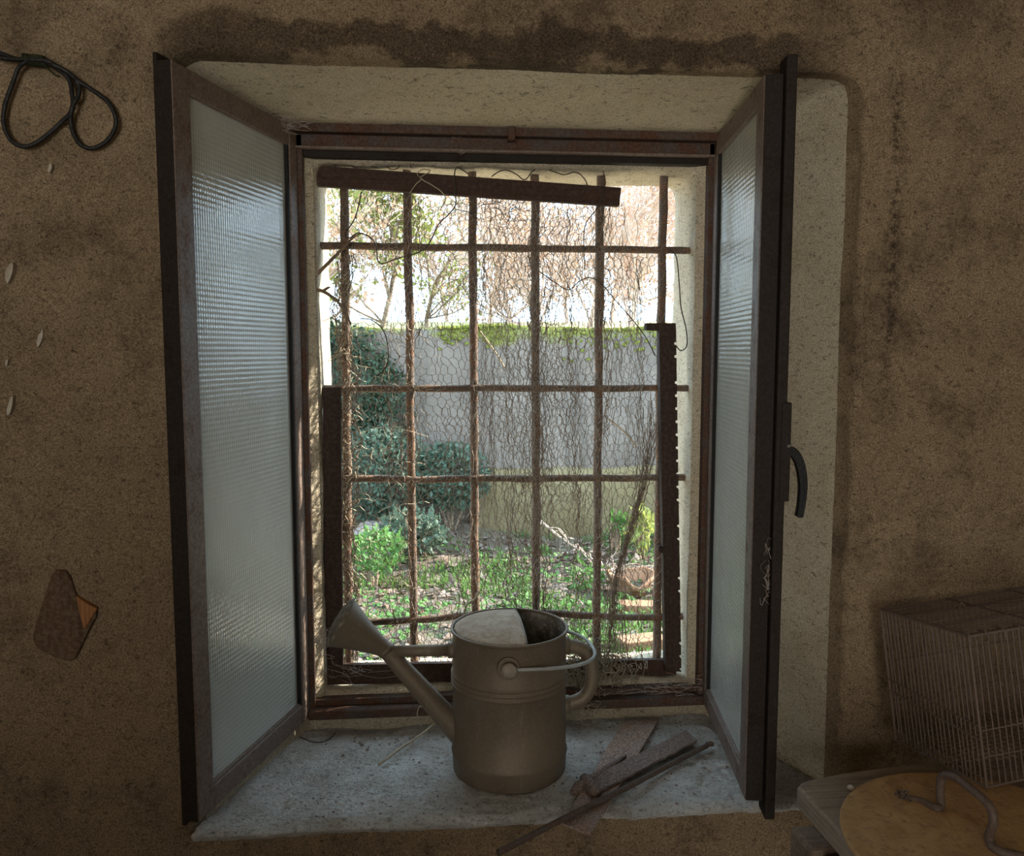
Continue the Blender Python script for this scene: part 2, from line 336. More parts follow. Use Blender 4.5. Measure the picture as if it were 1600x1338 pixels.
M['rustleaf'] = m_var('rust_dry_leaf', (0.45, 0.24, 0.14), (0.60, 0.38, 0.25), 6, 0.8, 0.2, 0.3)
M['meadow'] = m_var('sunny_meadow', (0.272, 0.248, 0.120), (0.336, 0.304, 0.176), 0.7, 0.95, 0.1, 0, 0.3)
M['terracotta'] = m_var('broken_terracotta', (0.224, 0.116, 0.064), (0.288, 0.164, 0.100), 6, 0.85, 0.2)
M['bounce_paving'] = m_var('bounce_sandstone', (0.58, 0.49, 0.35), (0.66, 0.57, 0.43), 3, 0.9, 0.15)
M['stone'] = m_var('grey_pink_stone', (0.198, 0.171, 0.158), (0.279, 0.230, 0.211), 5, 0.95, 0.1)

# ------------------------------------------------------------------ the setting: wall with splayed opening
YF = 0.31
XN, XF = 0.500, 0.385                 # half width of the opening at the room face / at the frame
ZS, ZT0, ZT1 = 0.826, 1.960, 1.942    # sill bed, lintel at the room face / at the frame
def rect_pts(x0, x1, z0, z1, n, rc=0.0):
    """perimeter points of a rectangle, matching parametrisation for every ring"""
    P = []
    for (ax, az), (bx, bz) in (((x0, z0), (x0, z1)), ((x0, z1), (x1, z1)), ((x1, z1), (x1, z0)), ((x1, z0), (x0, z0))):
        for k in range(n):
            t = k / n; P.append([ax + (bx - ax) * t, az + (bz - az) * t])
    if rc > 0:
        for p in P:
            for cx, sx in ((x0, 1), (x1, -1)):
                dx = (p[0] - cx) * sx; dz = (z1 - p[1])
                if dx < rc and dz < rc:
                    v = Vector((dx - rc, dz - rc)); 
                    if v.length > 1e-6:
                        v = v.normalized() * rc * 1.0
                        a = 0.75; p[0] = p[0] * (1 - a) + (cx + sx * (rc + v.x)) * a; p[1] = p[1] * (1 - a) + (z1 - (rc + v.y)) * a
    return P
def ring_mesh(rings, matidx, disp):
    mb = MB(); n = len(rings[0][0])
    for pts, y in rings:
        for (x, z) in pts: mb.v.append((x, y, z))
    for i in range(len(rings) - 1):
        for j in range(n):
            k = (j + 1) % n
            mb.f.append((i * n + j, (i + 1) * n + j, (i + 1) * n + k, i * n + k)); mb.m.append(matidx[i])
    if disp: mb.v = [disp(v) for v in mb.v]
    return mb
NS = 170
rings, mi = [], []
near = (-XN, XN, ZS, ZT0)
K = 34; RF = 0.014
for k in range(K, 0, -1):
    t = (k / K) ** 2.2
    a = [near[0] - RF + (-1.9 - near[0] + RF) * t, near[1] + RF + (1.9 - near[1] - RF) * t, near[2] - RF + (0.0 - near[2] + RF) * t, near[3] + RF + (2.6 - near[3] - RF) * t]
    rings.append((rect_pts(*a, NS, 0.035 * (1 - t)), 0.0)); mi.append(0)
for k in range(7):
    a = math.pi / 2 * k / 6; o = RF * (1 - math.sin(a)); 
    rings.append((rect_pts(near[0] - o, near[1] + o, near[2] - o, near[3] + o, NS, 0.035), RF * (1 - math.cos(a)))); mi.append(0)
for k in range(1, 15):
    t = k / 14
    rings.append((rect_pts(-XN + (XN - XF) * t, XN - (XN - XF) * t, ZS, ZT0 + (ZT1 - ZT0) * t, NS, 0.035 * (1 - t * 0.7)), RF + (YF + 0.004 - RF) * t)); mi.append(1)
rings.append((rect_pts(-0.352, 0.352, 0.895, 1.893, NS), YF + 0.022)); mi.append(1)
def disp_in(v):
    x, y, z = v
    if abs(x) > 1.85 or z < 0.02 or z > 2.58: return v
    edge = math.exp(-((y - 0.008) / 0.02) ** 2) * (1 if max(abs(x) - XN, z - ZT0, ZS - z) < 0.03 else 0)
    a = N3((x, y, z), 6) * 0.006 + N3((x + 5, y, z), 17) * 0.003 + N3((x, y + 7, z), 45) * 0.0016
    b = N3((x + 3, y, z + 2), 9) * 0.004 * edge + N3((x + 3, y, z + 2), 40) * 0.003 * edge + N3((x + 3, y, z + 2), 120) * 0.0025 * edge
    k = 0.15 if y > YF - 0.03 else 1
    cx = -1 if x < 0 else 1
    return (x + cx * (b + a * (0.5 if y > 0.01 else 0)) * k * (1 if abs(x) > 0.3 else 0), y + (a if y < 0.02 else a * 0.2) * k, z + (b + a * (0.5 if y > 0.01 else 0)) * k * (1 if z > 1.8 else 0))
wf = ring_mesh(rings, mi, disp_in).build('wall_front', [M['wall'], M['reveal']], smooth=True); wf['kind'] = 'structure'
# outer half of the wall: shoulder round the frame, reveal to the open air, outside face
rings, mi = [], []
sh = (-0.350, 0.356, 0.906, 1.885)
def rr(o, y, rc=0.02): rings.append((rect_pts(sh[0] - o, sh[1] + o, sh[2] - o, sh[3] + o, 70, rc), y))
rr(0.05, YF + 0.024); mi.append(0)
for k in range(7):
    a = math.pi / 2 * k / 6; rr(0.012 * (1 - math.sin(a)), YF + 0.024 + 0.012 * (1 - math.cos(a))); mi.append(0)
for k in range(1, 9): rr(-0.004 * k / 8, 0.346 + (0.474 - 0.346) * k / 8, 0.03); mi.append(0)
rr(0.006, 0.48, 0.03); mi.append(0)
rings.append((rect_pts(-1.9, 1.9, 0.0, 2.6, 70), 0.48))
def disp_out(v):
    x, y, z = v
    if abs(x) > 1.8: return v
    a = N3((x, y, z), 9) * 0.005 + N3((x, y, z), 30) * 0.003
    return (x + a * (1 if abs(x) > 0.3 else 0), y, z + a)
ow = ring_mesh(rings, mi + [0], disp_out).build('wall_outside', M['outer'], smooth=True); ow['kind'] = 'structure'

# whitish rough sill bed with a ragged front edge
mb = MB(); nx, ny = 240, 96
zs = 0.838
def sill_front(x):
    return -0.012 + 0.010 * N3((x, 0, 3), 9) + 0.006 * N3((x, 0, 8), 34) + (0.010 if 0.05 < x < 0.16 else 0)
for j in range(ny + 1):
    for i in range(nx + 1):
        t = j / ny; hw = (XN + 0.004) + (XF - XN) * max(0, t); x = -hw + 2 * hw * i / nx
        y0 = sill_front(x); y = y0 + (YF + 0.006 - y0) * t
        z = zs + N3((x, y, 0), 10) * 0.004 + N3((x, y, 4), 36) * 0.003 + abs(N3((x, y * 1.8, 9), 70)) * 0.0065 - 0.0015
        if t < 0.05: z -= (0.05 - t) / 0.05 * 0.007
        mb.v.append((x, y, z))
w = nx + 1
for j in range(ny):
    for i in range(nx): mb.f.append((j * w + i, j * w + i + 1, (j + 1) * w + i + 1, (j + 1) * w + i)); mb.m.append(0)
b0 = len(mb.v)
for i in range(nx + 1): v = mb.v[i]; mb.v.append((v[0], 0.012, zs - 0.03))
for i in range(nx): mb.f.append((i + 1, i, b0 + i, b0 + i + 1)); mb.m.append(0)
so = mb.build('trim_1', M['sill'], smooth=True); so['kind'] = 'structure'; so['label'] = 'rough whitish plaster window sill'

# room shell behind the camera
def wallbox(name, a, b, mat):
    mb = MB(); mb.box(a, b); o = mb.build(name, mat); o['kind'] = 'structure'; return o
wallbox('floor', (-1.95, -3.7, -0.1), (1.95, 0.0, 0.0), M['dim'])
wallbox('ceiling', (-1.95, -3.7, 2.6), (1.95, 0.5, 2.7), M['dim'])
wallbox('wall_left', (-2.0, -3.7, 0), (-1.9, 0.48, 2.6), M['dim'])
wallbox('wall_right', (1.9, -3.7, 0), (2.0, 0.48, 2.6), M['dim'])
mb = MB()
mb.box((-1.9, -3.6, 0), (-1.27, -3.5, 2.6)); mb.box((-0.13, -3.6, 0), (1.9, -3.5, 2.6)); mb.box((-1.27, -3.6, 2.12), (-0.13, -3.5, 2.6))
o = mb.build('wall_back', M['dim']); o['kind'] = 'structure'
cup = thing('shade_cupboard', (-1.03, -1.95, 0), 'unseen wooden cabinet added behind the viewpoint to shade the lower wall', 'shade_cupboard')  # added out of view to keep doorway light off the lower wall
mb = MB(); mb.box((-1.85, -2.15, 0.0), (-0.22, -1.8, 1.27)); mb.build('carcass', M['beam'], cup, bevel=0.005)
mb = MB(); mb.box((-1.87, -2.18, 1.27), (-0.20, -1.77, 1.30)); mb.build('worktop', M['board'], cup, bevel=0.005)
for k in range(2):
    mb = MB(); mb.box((-1.83 + k * 0.80, -1.80, 0.05), (-1.05 + k * 0.80, -1.782, 1.24)); dd = mb.build('door', M['board'], cup, bevel=0.004)
    mb = MB(); mb.tube([(-1.12 + k * 0.80, -1.782, 0.5), (-1.12 + k * 0.80, -1.76, 0.5)], 0.015, 12); mb.build('knob', M['rod'], dd, smooth=True)

# ------------------------------------------------------------------ window_1: the fixed steel frame
win = thing('window_1', (0, YF, 0.87), kind='structure'); win['label'] = 'rusty brown steel window frame set in the wall opening'
XJ = 0.378
def wobbox(mb, a, b): mb.box(a, b)
mb = MB(); mb.box((-XJ - .004, YF - 0.022, 1.929), (XJ + .004, YF + 0.026, 1.945)); mb.build('frame_head', M['frame'], win, bevel=0.002)
mb = MB(); mb.box((-0.392, YF - 0.004, 1.906), (0.392, YF + 0.026, 1.929)); mb.build('frame_head', M['frame'], win, bevel=0.0015)
mb = MB(); mb.box((-XJ, YF - 0.012, 1.903), (XJ, YF + 0.026, 1.907)); mb.build('frame_bead', M['sash'], win, bevel=0.001)
mb = MB(); mb.box((-XJ, YF + 0.004, 1.892), (XJ, YF + 0.030, 1.903)); mb.build('frame_head', M['sashdark'], win, bevel=0.001)
for s in (-1, 1):
    mb = MB(); x0, x1 = sorted((s * XJ, s * 0.3665)); mb.box((x0, YF - 0.004, 0.87), (x1, YF + 0.030, 1.93)); mb.build('frame_jamb', M['frame'], win, bevel=0.0015)
mb = MB(); mb.box((-XJ, YF - 0.016, 0.866), (XJ, YF + 0.020, 0.884)); mb.build('frame_sill', M['frame'], win, bevel=0.003)
mb = MB(); mb.box((-XJ, YF + 0.006, 0.884), (XJ, YF + 0.034, 0.897)); mb.build('frame_sill', M['frame'], win, bevel=0.002)
p = onY(799, 208, YF - 0.024); mb = MB(); mb.box((p.x - 0.006, YF - 0.030, p.z - 0.012), (p.x + 0.006, YF - 0.004, p.z + 0.010))
mb.box((p.x - 0.009, YF - 0.026, p.z + 0.004), (p.x + 0.009, YF - 0.020, p.z + 0.010)); mb.build('catch', M['frame'], win, bevel=0.001)

# ------------------------------------------------------------------ casements (inward opening, hinged on the jambs)
ZC0, ZC1 = 0.8705, 1.936
def casement(side, ang, L, label, flange):
    hx = side * 0.375
    root = thing('window_casement', (hx, YF, ZC0), label, 'window')
    X = Vector((-math.sin(ang), -math.cos(ang), 0))             # hinge -> free edge
    I = Vector((-X.y, X.x, 0));  I = I if I.x * side > 0 else -I  # towards the room side face (away from the opening)
    H = Vector((hx, YF - 0.006, 0)); Z = Vector((0, 0, 1))
    T = 0.020 if not flange else 0.022
    def slab(name, x0, x1, z0, z1, t0, t1, mat, bevel=0.002, parent=root):
        m = MB(); m.obox(H + X * x0 + I * t0 + Z * z0, X * (x1 - x0), I * (t1 - t0), Z * (z1 - z0))
        return m.build(name, mat, parent, bevel=bevel)
    sw, rw = 0.040, 0.034
    slab('stile', L - sw, L, ZC0, ZC1, 0, T, M['sash']); slab('stile', 0, 0.028, ZC0, ZC1, 0, T, M['sash'])
    slab('rail', 0.028, L - sw, ZC1 - rw, ZC1, 0.0005, T, M['sash']); slab('rail', 0.028, L - sw, ZC0, ZC0 + rw, 0.0005, T, M['sash'])
    # glazing beads (sub-frames) and the pane
    slab('glazing_bead', 0.028, 0.034, ZC0 + rw, ZC1 - rw, 0.0015, T, M['rubber'], 0.001)
    slab('glazing_bead', L - sw - 0.003, L - sw, ZC0 + rw, ZC1 - rw, 0.002, T, M['sash'], 0.0005)
    slab('glazing_bead', 0.034, L - sw - 0.003, ZC0 + rw, ZC0 + rw + 0.005, 0.002, T, M['sash'], 0.001)
    # pane in its own local axes so the reeding follows it
    pw, ph = (L - sw - 0.003) - 0.034, (ZC1 - rw) - (ZC0 + rw)
    m = MB(); m.box((0, -0.0025, 0), (pw, 0.0025, ph)); pane = m.build('glass_pane', M['glass'])
    pane.parent = root
    base = H + X * 0.034 + I * 0.010 + Z * (ZC0 + rw) - Vector(root['_o'])
    pane.matrix_basis = Matrix(((X.x, I.x, 0, base.x), (X.y, I.y, 0, base.y), (0, 0, 1, base.z), (0, 0, 0, 1)))
    # edge face of the sash, darker than the stiles
    slab('edge_strip', L, L + 0.0022, ZC0 + 0.001, ZC1 - 0.001, 0.0012, T + 0.004, M['sashdark'], 0.0005)
    if flange:
        slab('edge_channel', L - 0.012, L + 0.001, ZC0, ZC1, T, T + 0.006, M['sashdark'], 0.001)
        fl = slab('closing_flange', L - 0.02, L + 0.018, ZC0 - 0.020, ZC1 + 0.021, T + 0.004, T + 0.019, M['sashdark'], 0.002)
    else:
        slab('closing_flange', 0.0, L + 0.003, ZC0 - 0.006, ZC1 + 0.010, T, T + 0.006, M['sashdark'], 0.001)
    for zz in (ZC0 + 0.14, (ZC0 + ZC1) / 2, ZC1 - 0.14):
        m = MB(); c = H + X * -0.002 + I * 0.012; m.tube([c + Z * (zz - 0.03), c + Z * (zz + 0.03)], 0.006, 10); m.build('hinge', M['sashdark'], root, smooth=True)
    return root, X, I, H, T
casement(-1, 0.3041, 0.3587, 'left window casement, swung open, with bluish ribbed glass and no handle', False)
rc_, RX, RI, RH, RT = casement(1, 0.139, 0.3587, 'right window casement, swung open, with black lever handle and pale ribbed glass', True)
# lock box and lever on the room side of the right casement
c = RH + RX * (0.3587 - 0.002) + RI * (RT + 0.019)
def hz(py): return onP(1222, py, c, RX.copy()).z
z0, z1 = hz(780), hz(628)
m = MB(); m.obox(c + Vector((0, 0, z0)) - RI * 0.008, RX * 0.022, RI * 0.014, Vector((0, 0, z1 - z0))); m.build('lock_box', M['sashdark'], rc_, bevel=0.0015)
pl = c + RX * 0.010
hp = [onP(x, y, pl, RX) for x, y in ((1226, 703), (1238, 706), (1249, 724), (1254, 755), (1252, 785), (1248, 808))]
path = smooth_path(hp, 6); k = len(path)
m = MB()
vs_ = []
for i, p in enumerate(path):
    tt = (path[min(i + 1, k - 1)] - path[max(i - 1, 0)]).normalized(); nn = tt.cross(RX).normalized()
    wv = 0.0066 - 0.0030 * abs(i / (k - 1) - 0.25) ; th = 0.007
    if i == k - 1: wv *= 0.8
    vs_ += [p + nn * wv - RX * th, p + nn * wv + RX * th, p - nn * wv + RX * th, p - nn * wv - RX * th]
fs_ = [(i * 4 + j, i * 4 + (j + 1) % 4, i * 4 + 4 + (j + 1) % 4, i * 4 + 4 + j) for i in range(k - 1) for j in range(4)] + [(3, 2, 1, 0), tuple((k - 1) * 4 + j for j in range(4))]
m.add(vs_, fs_); lev = m.build('handle', M['handle'], rc_, smooth=False, bevel=0.002); lev['label'] = 'black curved lever handle'
p = onP(1229, 696, pl, RX); m = MB(); m.tube([p, p + RX * 0.012], 0.0024, 10); m.build('rivet', M['bail'], lev, smooth=True)

# ------------------------------------------------------------------ iron grille
YB = 0.385
gr = thing('window_grille', (0, YB, 0.91), 'rusty iron bar grille across the outer window opening', 'grille')
for (tx, bx) in ((538, 545), (636, 647), (738, 743), (836, 838), (938, 932), (1037, 1026)):
    a = onY(tx, 265, YB); b = onY(bx, 1010, YB); d = (b - a) / (b.z - a.z)
    p0 = a + d * (1.925 - a.z); p1 = a + d * (0.885 - a.z)
    pts = [p0.lerp(p1, i / 40) for i in range(41)]
    m = MB(); m.tube([p + Vector((N3((p.x, 0, p.z), 14), N3((p.x, 3, p.z), 14), 0)) * 0.0022 for p in pts], [0.0084 + 0.0014 * N3((p.x, 5, p.z), 60) for p in pts], 10); m.build('bar', M['bar'], gr, smooth=True)
for (ya, yb) in ((385, 392), (607, 607), (749, 746), (968, 957)):
    a = onY(495, ya, YB); b = onY(1085, yb, YB); d = (b - a) / (b.x - a.x)
    p0 = a + d * (-0.385 - a.x); p1 = a + d * (0.395 - a.x)
    pts = [p0.lerp(p1, i / 40) for i in range(41)]
    sag = (lambda t: -0.006 * math.sin(t * 9)) if ya == 968 else (lambda t: 0)
    m = MB(); m.tube([p + Vector((0, -0.006 + N3((p.x, 3, p.z), 12) * 0.002, N3((p.x, 0, p.z), 12) * 0.003 + sag(i / 40))) for i, p in enumerate(pts)], [0.0070 + 0.0012 * N3((p.x, 5, p.z), 60) for p in pts], 10); m.build('crossbar', M['bar'], gr, smooth=True)

# ------------------------------------------------------------------ boards tied to the bars
def board(name, px, Y, th, mat, label):
    q = [onY(x, y, Y) for x, y in px]; ctr = sum(q, Vector()) / len(q)
    m = MB(); m.prism(q, (0, th, 0))
    o = m.build(name, mat, bevel=0.0012); return tag(o, label, 'board')
board('wooden_board', [(491, 258), (491, 290), (968, 322), (971, 293)], 0.352, 0.016, M['plank'], 'dark brown board tied at a slant across the top of the bars')
board('wooden_board', [(504, 605), (507, 1040), (536, 1040), (532, 605)], 0.356, 0.014, M['post'], 'dark brown upright board behind the watering can rose, at the left bars')
board('wooden_board', [(501, 1040), (501, 1071), (1057, 1063), (1057, 1031)], 0.353, 0.013, M['plank'], 'long low brown board lying along the bottom of the bars')
# the notched tall post with its short T head
q = []
pr = []
for i in range(26):
    y = 520 + i * 20.4
    x = 1056.5 + (y - 505) / 545 * 8.5
    if random.random() < 0.62: pr += [(x, y), (x, y + 14.5), (x - 3.0, y + 15.2), (x - 3.0, y + 18.6), (x, y + 19.2)]
    else: pr += [(x, y), (x, y + 19)]
poly = [(1010, 505), (1010, 516), (1030, 517), (1034, 760), (1037, 900), (1040, 1050), (1066, 1050)] + pr[::-1] + [(1056, 505)]
board('notched_post', poly, 0.336, 0.018, M['post'], 'tall dark notched post with a short T head at the right bars')
m = MB(); a = onY(1028, 853, 0.345); b = onY(1036, 863, 0.345); m.box((a.x, 0.340, b.z), (b.x + 0.004, 0.352, a.z))
tag(m.build('wood_peg', M['post'], bevel=0.001), 'small dark wooden peg sticking out left of the notched post', 'peg')

# ------------------------------------------------------------------ chicken wire netting
def net(name, label, u0, u1, z0, z1, w, s, h, fx, seed, r, drop=None, Y=0.371):
    m = MB(); nr = int((z1 - z0) / (s + h)); nc = int((u1 - u0) / w)
    def W(u, z):
        x = fx(u, z)
        dx = N3((u * 1.0 + seed, z, 0), 9) * 0.016 + N3((u + seed, z, 5), 36) * 0.010 + N3((u + seed, z, 7), 90) * 0.0032
        dz = N3((u, z + seed, 11), 9) * 0.014 + N3((u, z + seed, 3), 38) * 0.008 + N3((u, z + seed, 8), 90) * 0.0032
        dy = N3((u, z, seed + 2), 11) * 0.014 + N3((u, z, seed + 4), 50) * 0.004
        return Vector((x + dx, Y + dy, z + dz))
    for j in range(nr):
        for i in range(nc):
            u = u0 + (i + 0.5 * (j % 2)) * w; z = z0 + j * (s + h)
            if drop and drop(u, z): continue
            a, b = W(u, z), W(u, z + s); mid = (a + b) / 2 + Vector((random.uniform(-1, 1), random.uniform(-1, 1), 0)) * 0.0009
            m.tube([a, mid, b], r * 1.25, 3, False)
            for sg in (-1, 1):
                c_ = W(u + sg * w / 2, z + s + h); mid = (b + c_) / 2 + Vector((random.uniform(-1, 1), random.uniform(-1, 1), random.uniform(-1, 1))) * 0.0012
                m.tube([b, mid, c_], r, 3, False)
    o = m.build(name, M['wire']); return tag(o, label, 'netting')
net('wire_netting', 'large sheet of torn chicken wire hung over the whole grille', -0.315, 0.315, 0.915, 1.855, 0.0150, 0.0105, 0.0060, lambda u, z: u, 1.0, 0.00052,
    lambda u, z: (u > 0.2 and z > 1.75) or N3((u, z, 2), 7) > 0.52)
net('wire_netting', 'second crumpled chicken wire sheet bunched between the middle and right bars', 0.0, 0.62, 0.93, 1.83, 0.0175, 0.0120, 0.0070,
    lambda u, z: 0.0 + u * 0.44 + 0.010 * math.sin(u * 40 + z * 3), 4.0, 0.00052, lambda u, z: N3((u, z, 5), 5) > 0.38 or (z > 1.72 and u > 0.5), 0.366)
net('wire_netting', 'narrow strip of dry chicken wire wrapped round the leftmost bar', 0.0, 0.20, 0.93, 1.74, 0.017, 0.0085, 0.0075,
    lambda u, z: -0.307 + 0.014 * math.cos(u * 36 + z * 5) + 0.004 * math.sin(z * 60), 8.0, 0.00075, None, 0.374)
net('wire_netting', 'third loose chicken wire sheet sagging across the middle bars', 0.0, 0.62, 0.94, 1.84, 0.016, 0.0110, 0.0065,
    lambda u, z: -0.24 + u * 0.60 + 0.012 * math.sin(u * 30 - z * 4), 14.0, 0.00050, lambda u, z: N3((u, z, 9), 5) > 0.22, 0.362)
random.seed(77); m = MB()
for i in range(120):
    x_ = random.choice((random.uniform(745, 845), random.uniform(745, 1010), random.uniform(560, 1010))); y0_ = random.uniform(300, 760); L_ = random.uniform(120, 420); y1_ = min(1035, y0_ + L_); dr = random.gauss(0, 14)
    k_ = max(6, int((y1_ - y0_) / 9)); ph = random.uniform(0, 6)
    P_ = [onY(x_ + dr * q / k_ + 2.2 * math.sin(q * 1.35 + ph) + random.uniform(-1.6, 1.6), y0_ + (y1_ - y0_) * q / k_, 0.366 + 0.004 * math.sin(q * .7 + ph)) for q in range(k_ + 1)]
    m.tube(P_, 0.00055, 3, False)
tag(m.build('unravelled_netting', M['wire']), 'unravelled wavy netting strands hanging down the middle of the grille', 'netting')
# gathered fold of netting running diagonally at the right
m = MB(); random.seed(21)
for i in range(26):
    o1 = random.gauss(0, 7); o2 = random.gauss(0, 9)
    pts = [onY(1016 + o1 * 2.0, 640 + random.uniform(-40, 40), .364), onY(1012 + o1, 705, .362), onY(1004 + o1 * .7, 760, .356), onY(985 + o1 * .5, 830, .352), onY(966 + o2 * .5, 890, .350), onY(957 + o2, 950, .352), onY(952 + o2 * 1.4, 1010, .356), onY(948 + o2 * 2, 1045, .352)]
    m.tube(wob(smooth_path(pts, 8), 0.004, 70, i), 0.0007, 3, False)
tag(m.build('netting_fold', M['wire']), 'gathered fold of grey netting running down beside the rightmost bars', 'netting')
# dense dark scribble of wire under the top board
m = MB()
for i in range(46):
    cx, cy = random.gauss(775, 26), random.gauss(332, 14); rx, ry = random.uniform(12, 42), random.uniform(4, 16); a0 = random.uniform(0, 6.3)
    pts = [onY(cx + rx * math.cos(a0 + t * .5), cy + ry * math.sin(a0 + t * .5), 0.366 + random.uniform(-.004, .004)) for t in range(random.randint(4, 8))]
    m.tube(wob(smooth_path(pts, 4), 0.003, 60, i), 0.00045, 3, False)
tag(m.build('wire_tangle', M['darkwire']), 'dense dark wire tangle just under the slanted top board', 'wire')
# pale sprays of broken netting catching the sun near the left bars
m = MB()
for i in range(80):
    cx, cy = random.gauss(590, 26), random.uniform(500, 930)
    L = random.uniform(14, 60); an = random.uniform(-1.9, 1.9) + math.pi / 2
    pts = [onY(cx + L * t / 4 * math.cos(an) + random.uniform(-4, 4), cy + L * t / 4 * math.sin(an) + random.uniform(-4, 4), 0.372 + random.uniform(-.006, .006)) for t in range(5)]
    m.tube(smooth_path(pts, 3), 0.0006, 3, False)
for i in range(150):
    cx, cy = random.gauss(541, 7), random.uniform(420, 1010); L = random.uniform(10, 34); an = random.uniform(0.2, 2.9)
    pts = [onY(cx + L * t / 4 * math.cos(an) + random.uniform(-3, 3), cy + L * t / 4 * math.sin(an) + random.uniform(-3, 3), 0.372 + random.uniform(-.004, .004)) for t in range(5)]
    m.tube(smooth_path(pts, 2), 0.00065, 3, False)
tag(m.build('dry_stems', M['straw']), 'pale dry stems and broken wire ends caught on the left bars', 'dry stems', kind='stuff')

# loose tie wires, traced one by one
def wire(px, Y, r, label, mat='darkwire', name='tie_wire', cat='wire', jit=0.003):
    pts = [onY(x, y, Y + (math.sin(i * 2.3) * jit)) for i, (x, y) in enumerate(px)]
    m = MB(); m.tube(smooth_path(pts, 7), r, 5); return tag(m.build(name, M[mat], smooth=True), label, cat)
wire([(565, 300), (555, 340), (540, 365), (546, 372), (560, 364), (580, 372), (588, 388), (590, 406), (598, 412), (620, 404), (655, 394), (672, 378), (684, 352), (700, 336), (712, 318), (710, 280), (714, 262), (732, 272)], 0.345, 0.0012, 'long bent dark wire looping down from the top board past the second bar')
wire([(522, 262), (530, 250), (545, 256), (556, 262), (562, 252), (560, 240), (568, 256), (590, 262)], 0.346, 0.0010, 'curled dark wire end at the left end of the slanted board')
wire([(604, 260), (612, 265), (622, 262), (628, 250), (638, 250), (642, 262)], 0.346, 0.0010, 'small wire loop above the slanted board at the second bar')
wire([(640, 302), (650, 288), (658, 280), (652, 272), (660, 265), (672, 268), (658, 278), (676, 290), (690, 300), (696, 312), (688, 328)], 0.346, 0.0010, 'twisted wire loop hanging over the middle of the slanted board', 'straw')
wire([(768, 276), (780, 268), (792, 266), (806, 272), (820, 281), (832, 268), (846, 261), (864, 268), (882, 273), (898, 269), (910, 276), (917, 290), (908, 306), (902, 318)], 0.346, 0.0011, 'wavy dark wire running along above the right half of the board')
wire([(940, 262), (946, 284), (942, 300), (938, 316), (930, 330), (915, 350), (912, 380), (914, 420)], 0.344, 0.0010, 'dark wire hanging from the right end of the slanted board')
wire([(842, 424), (868, 442), (888, 453), (905, 440), (922, 434), (940, 444), (962, 470), (985, 496), (1008, 526), (1024, 556)], 0.350, 0.0010, 'thin dark wire running diagonally down to the notched post')
wire([(1042, 390), (1056, 400), (1061, 440), (1064, 480), (1072, 515), (1073, 540), (1064, 548), (1056, 540)], 0.345, 0.0012, 'dark hooked wire hanging above the right end beside the notched post')
wire([(562, 498), (580, 500), (598, 515), (606, 540), (606, 566), (598, 580), (588, 588)], 0.350, 0.0011, 'dark wire arc beside the leftmost bar at mid height')
wire([(752, 1010), (752, 985), (738, 962), (726, 960), (730, 945), (740, 938), (750, 925)][1:], 0.350, 0.0020, 'dry curved stem behind the watering can lid', 'straw', 'grass_stalk', 'stalk')
wire([(750, 518), (765, 538), (780, 560), (789, 576)], 0.41, 0.0018, 'bright dry stem leaning across the garden wall beyond the third bar', 'straw', 'grass_stalk', 'stalk')
wire([(950, 655), (968, 668), (984, 684), (994, 698)], 0.41, 0.0020, 'bright dry stem leaning beyond the fifth bar', 'straw', 'grass_stalk', 'stalk')
# forked vine twig growing in from the left jamb
tw = thing('vine_twig', onY(470, 458, 0.345), 'forked woody vine twig reaching in past the left jamb', 'twig')
p0 = onY(468, 458, 0.345)
m = MB(); P = smooth_path([p0, onY(500, 424, .345), onY(530, 394, .344), onY(551, 372, .348), onY(566, 364, .350)], 6); m.tube(P, [0.0042 - 0.003 * i / len(P) for i in range(len(P))], 7); m.build('twig_branch', M['twig'], tw, smooth=True)
m = MB(); P = smooth_path([p0, onY(490, 453, .345), onY(508, 457, .344), onY(530, 474, .346), onY(542, 492, .352), onY(548, 508, .358)], 6); m.tube(P, [0.0040 - 0.0022 * i / len(P) for i in range(len(P))], 7); m.build('twig_branch', M['twig'], tw, smooth=True)
m = MB(); P = smooth_path([onY(505, 455, .344), onY(512, 450, .340), onY(517, 449, .338)], 4); m.tube(P, [0.003, .0028, .0026, .0024, .0022, .002, .0016, .001, .0006], 6); m.build('twig_stub', M['twig'], tw, smooth=True)

# root fibres hanging behind the can handle
m = MB(); random.seed(5)
for i in range(210):
    x, y = random.gauss(930, 26), random.gauss(1030, 20)
    pts = [onY(x, y, 0.335 + random.uniform(-.015, .012))]
    for k in range(random.randint(3, 7)):
        x += random.gauss(0, 8); y += random.gauss(5, 8); pts.append(onY(x, min(y, 1112), 0.325 + random.uniform(-.02, .02)))
    m.tube(smooth_path(pts, 3), random.uniform(0.0005, 0.0010), 3, False)
tag(m.build('root_tangle', M['root']), 'matted dry root fibres hanging over the sill board behind the can handle', 'roots', kind='stuff')
m = MB()
for i in range(30):
    x, y = random.gauss(905, 10), random.gauss(1105, 8)
    pts = []
    for k in range(5): pts.append(onY(x, y, 0.26 + random.uniform(-.01, .01))); x += random.gauss(0, 7); y += random.gauss(3, 6)
    m.tube(smooth_path(pts, 3), 0.0005, 3, False)
tag(m.build('root_wisp', M['root']), 'small wisp of root fibres below the can handle', 'roots', kind='stuff')

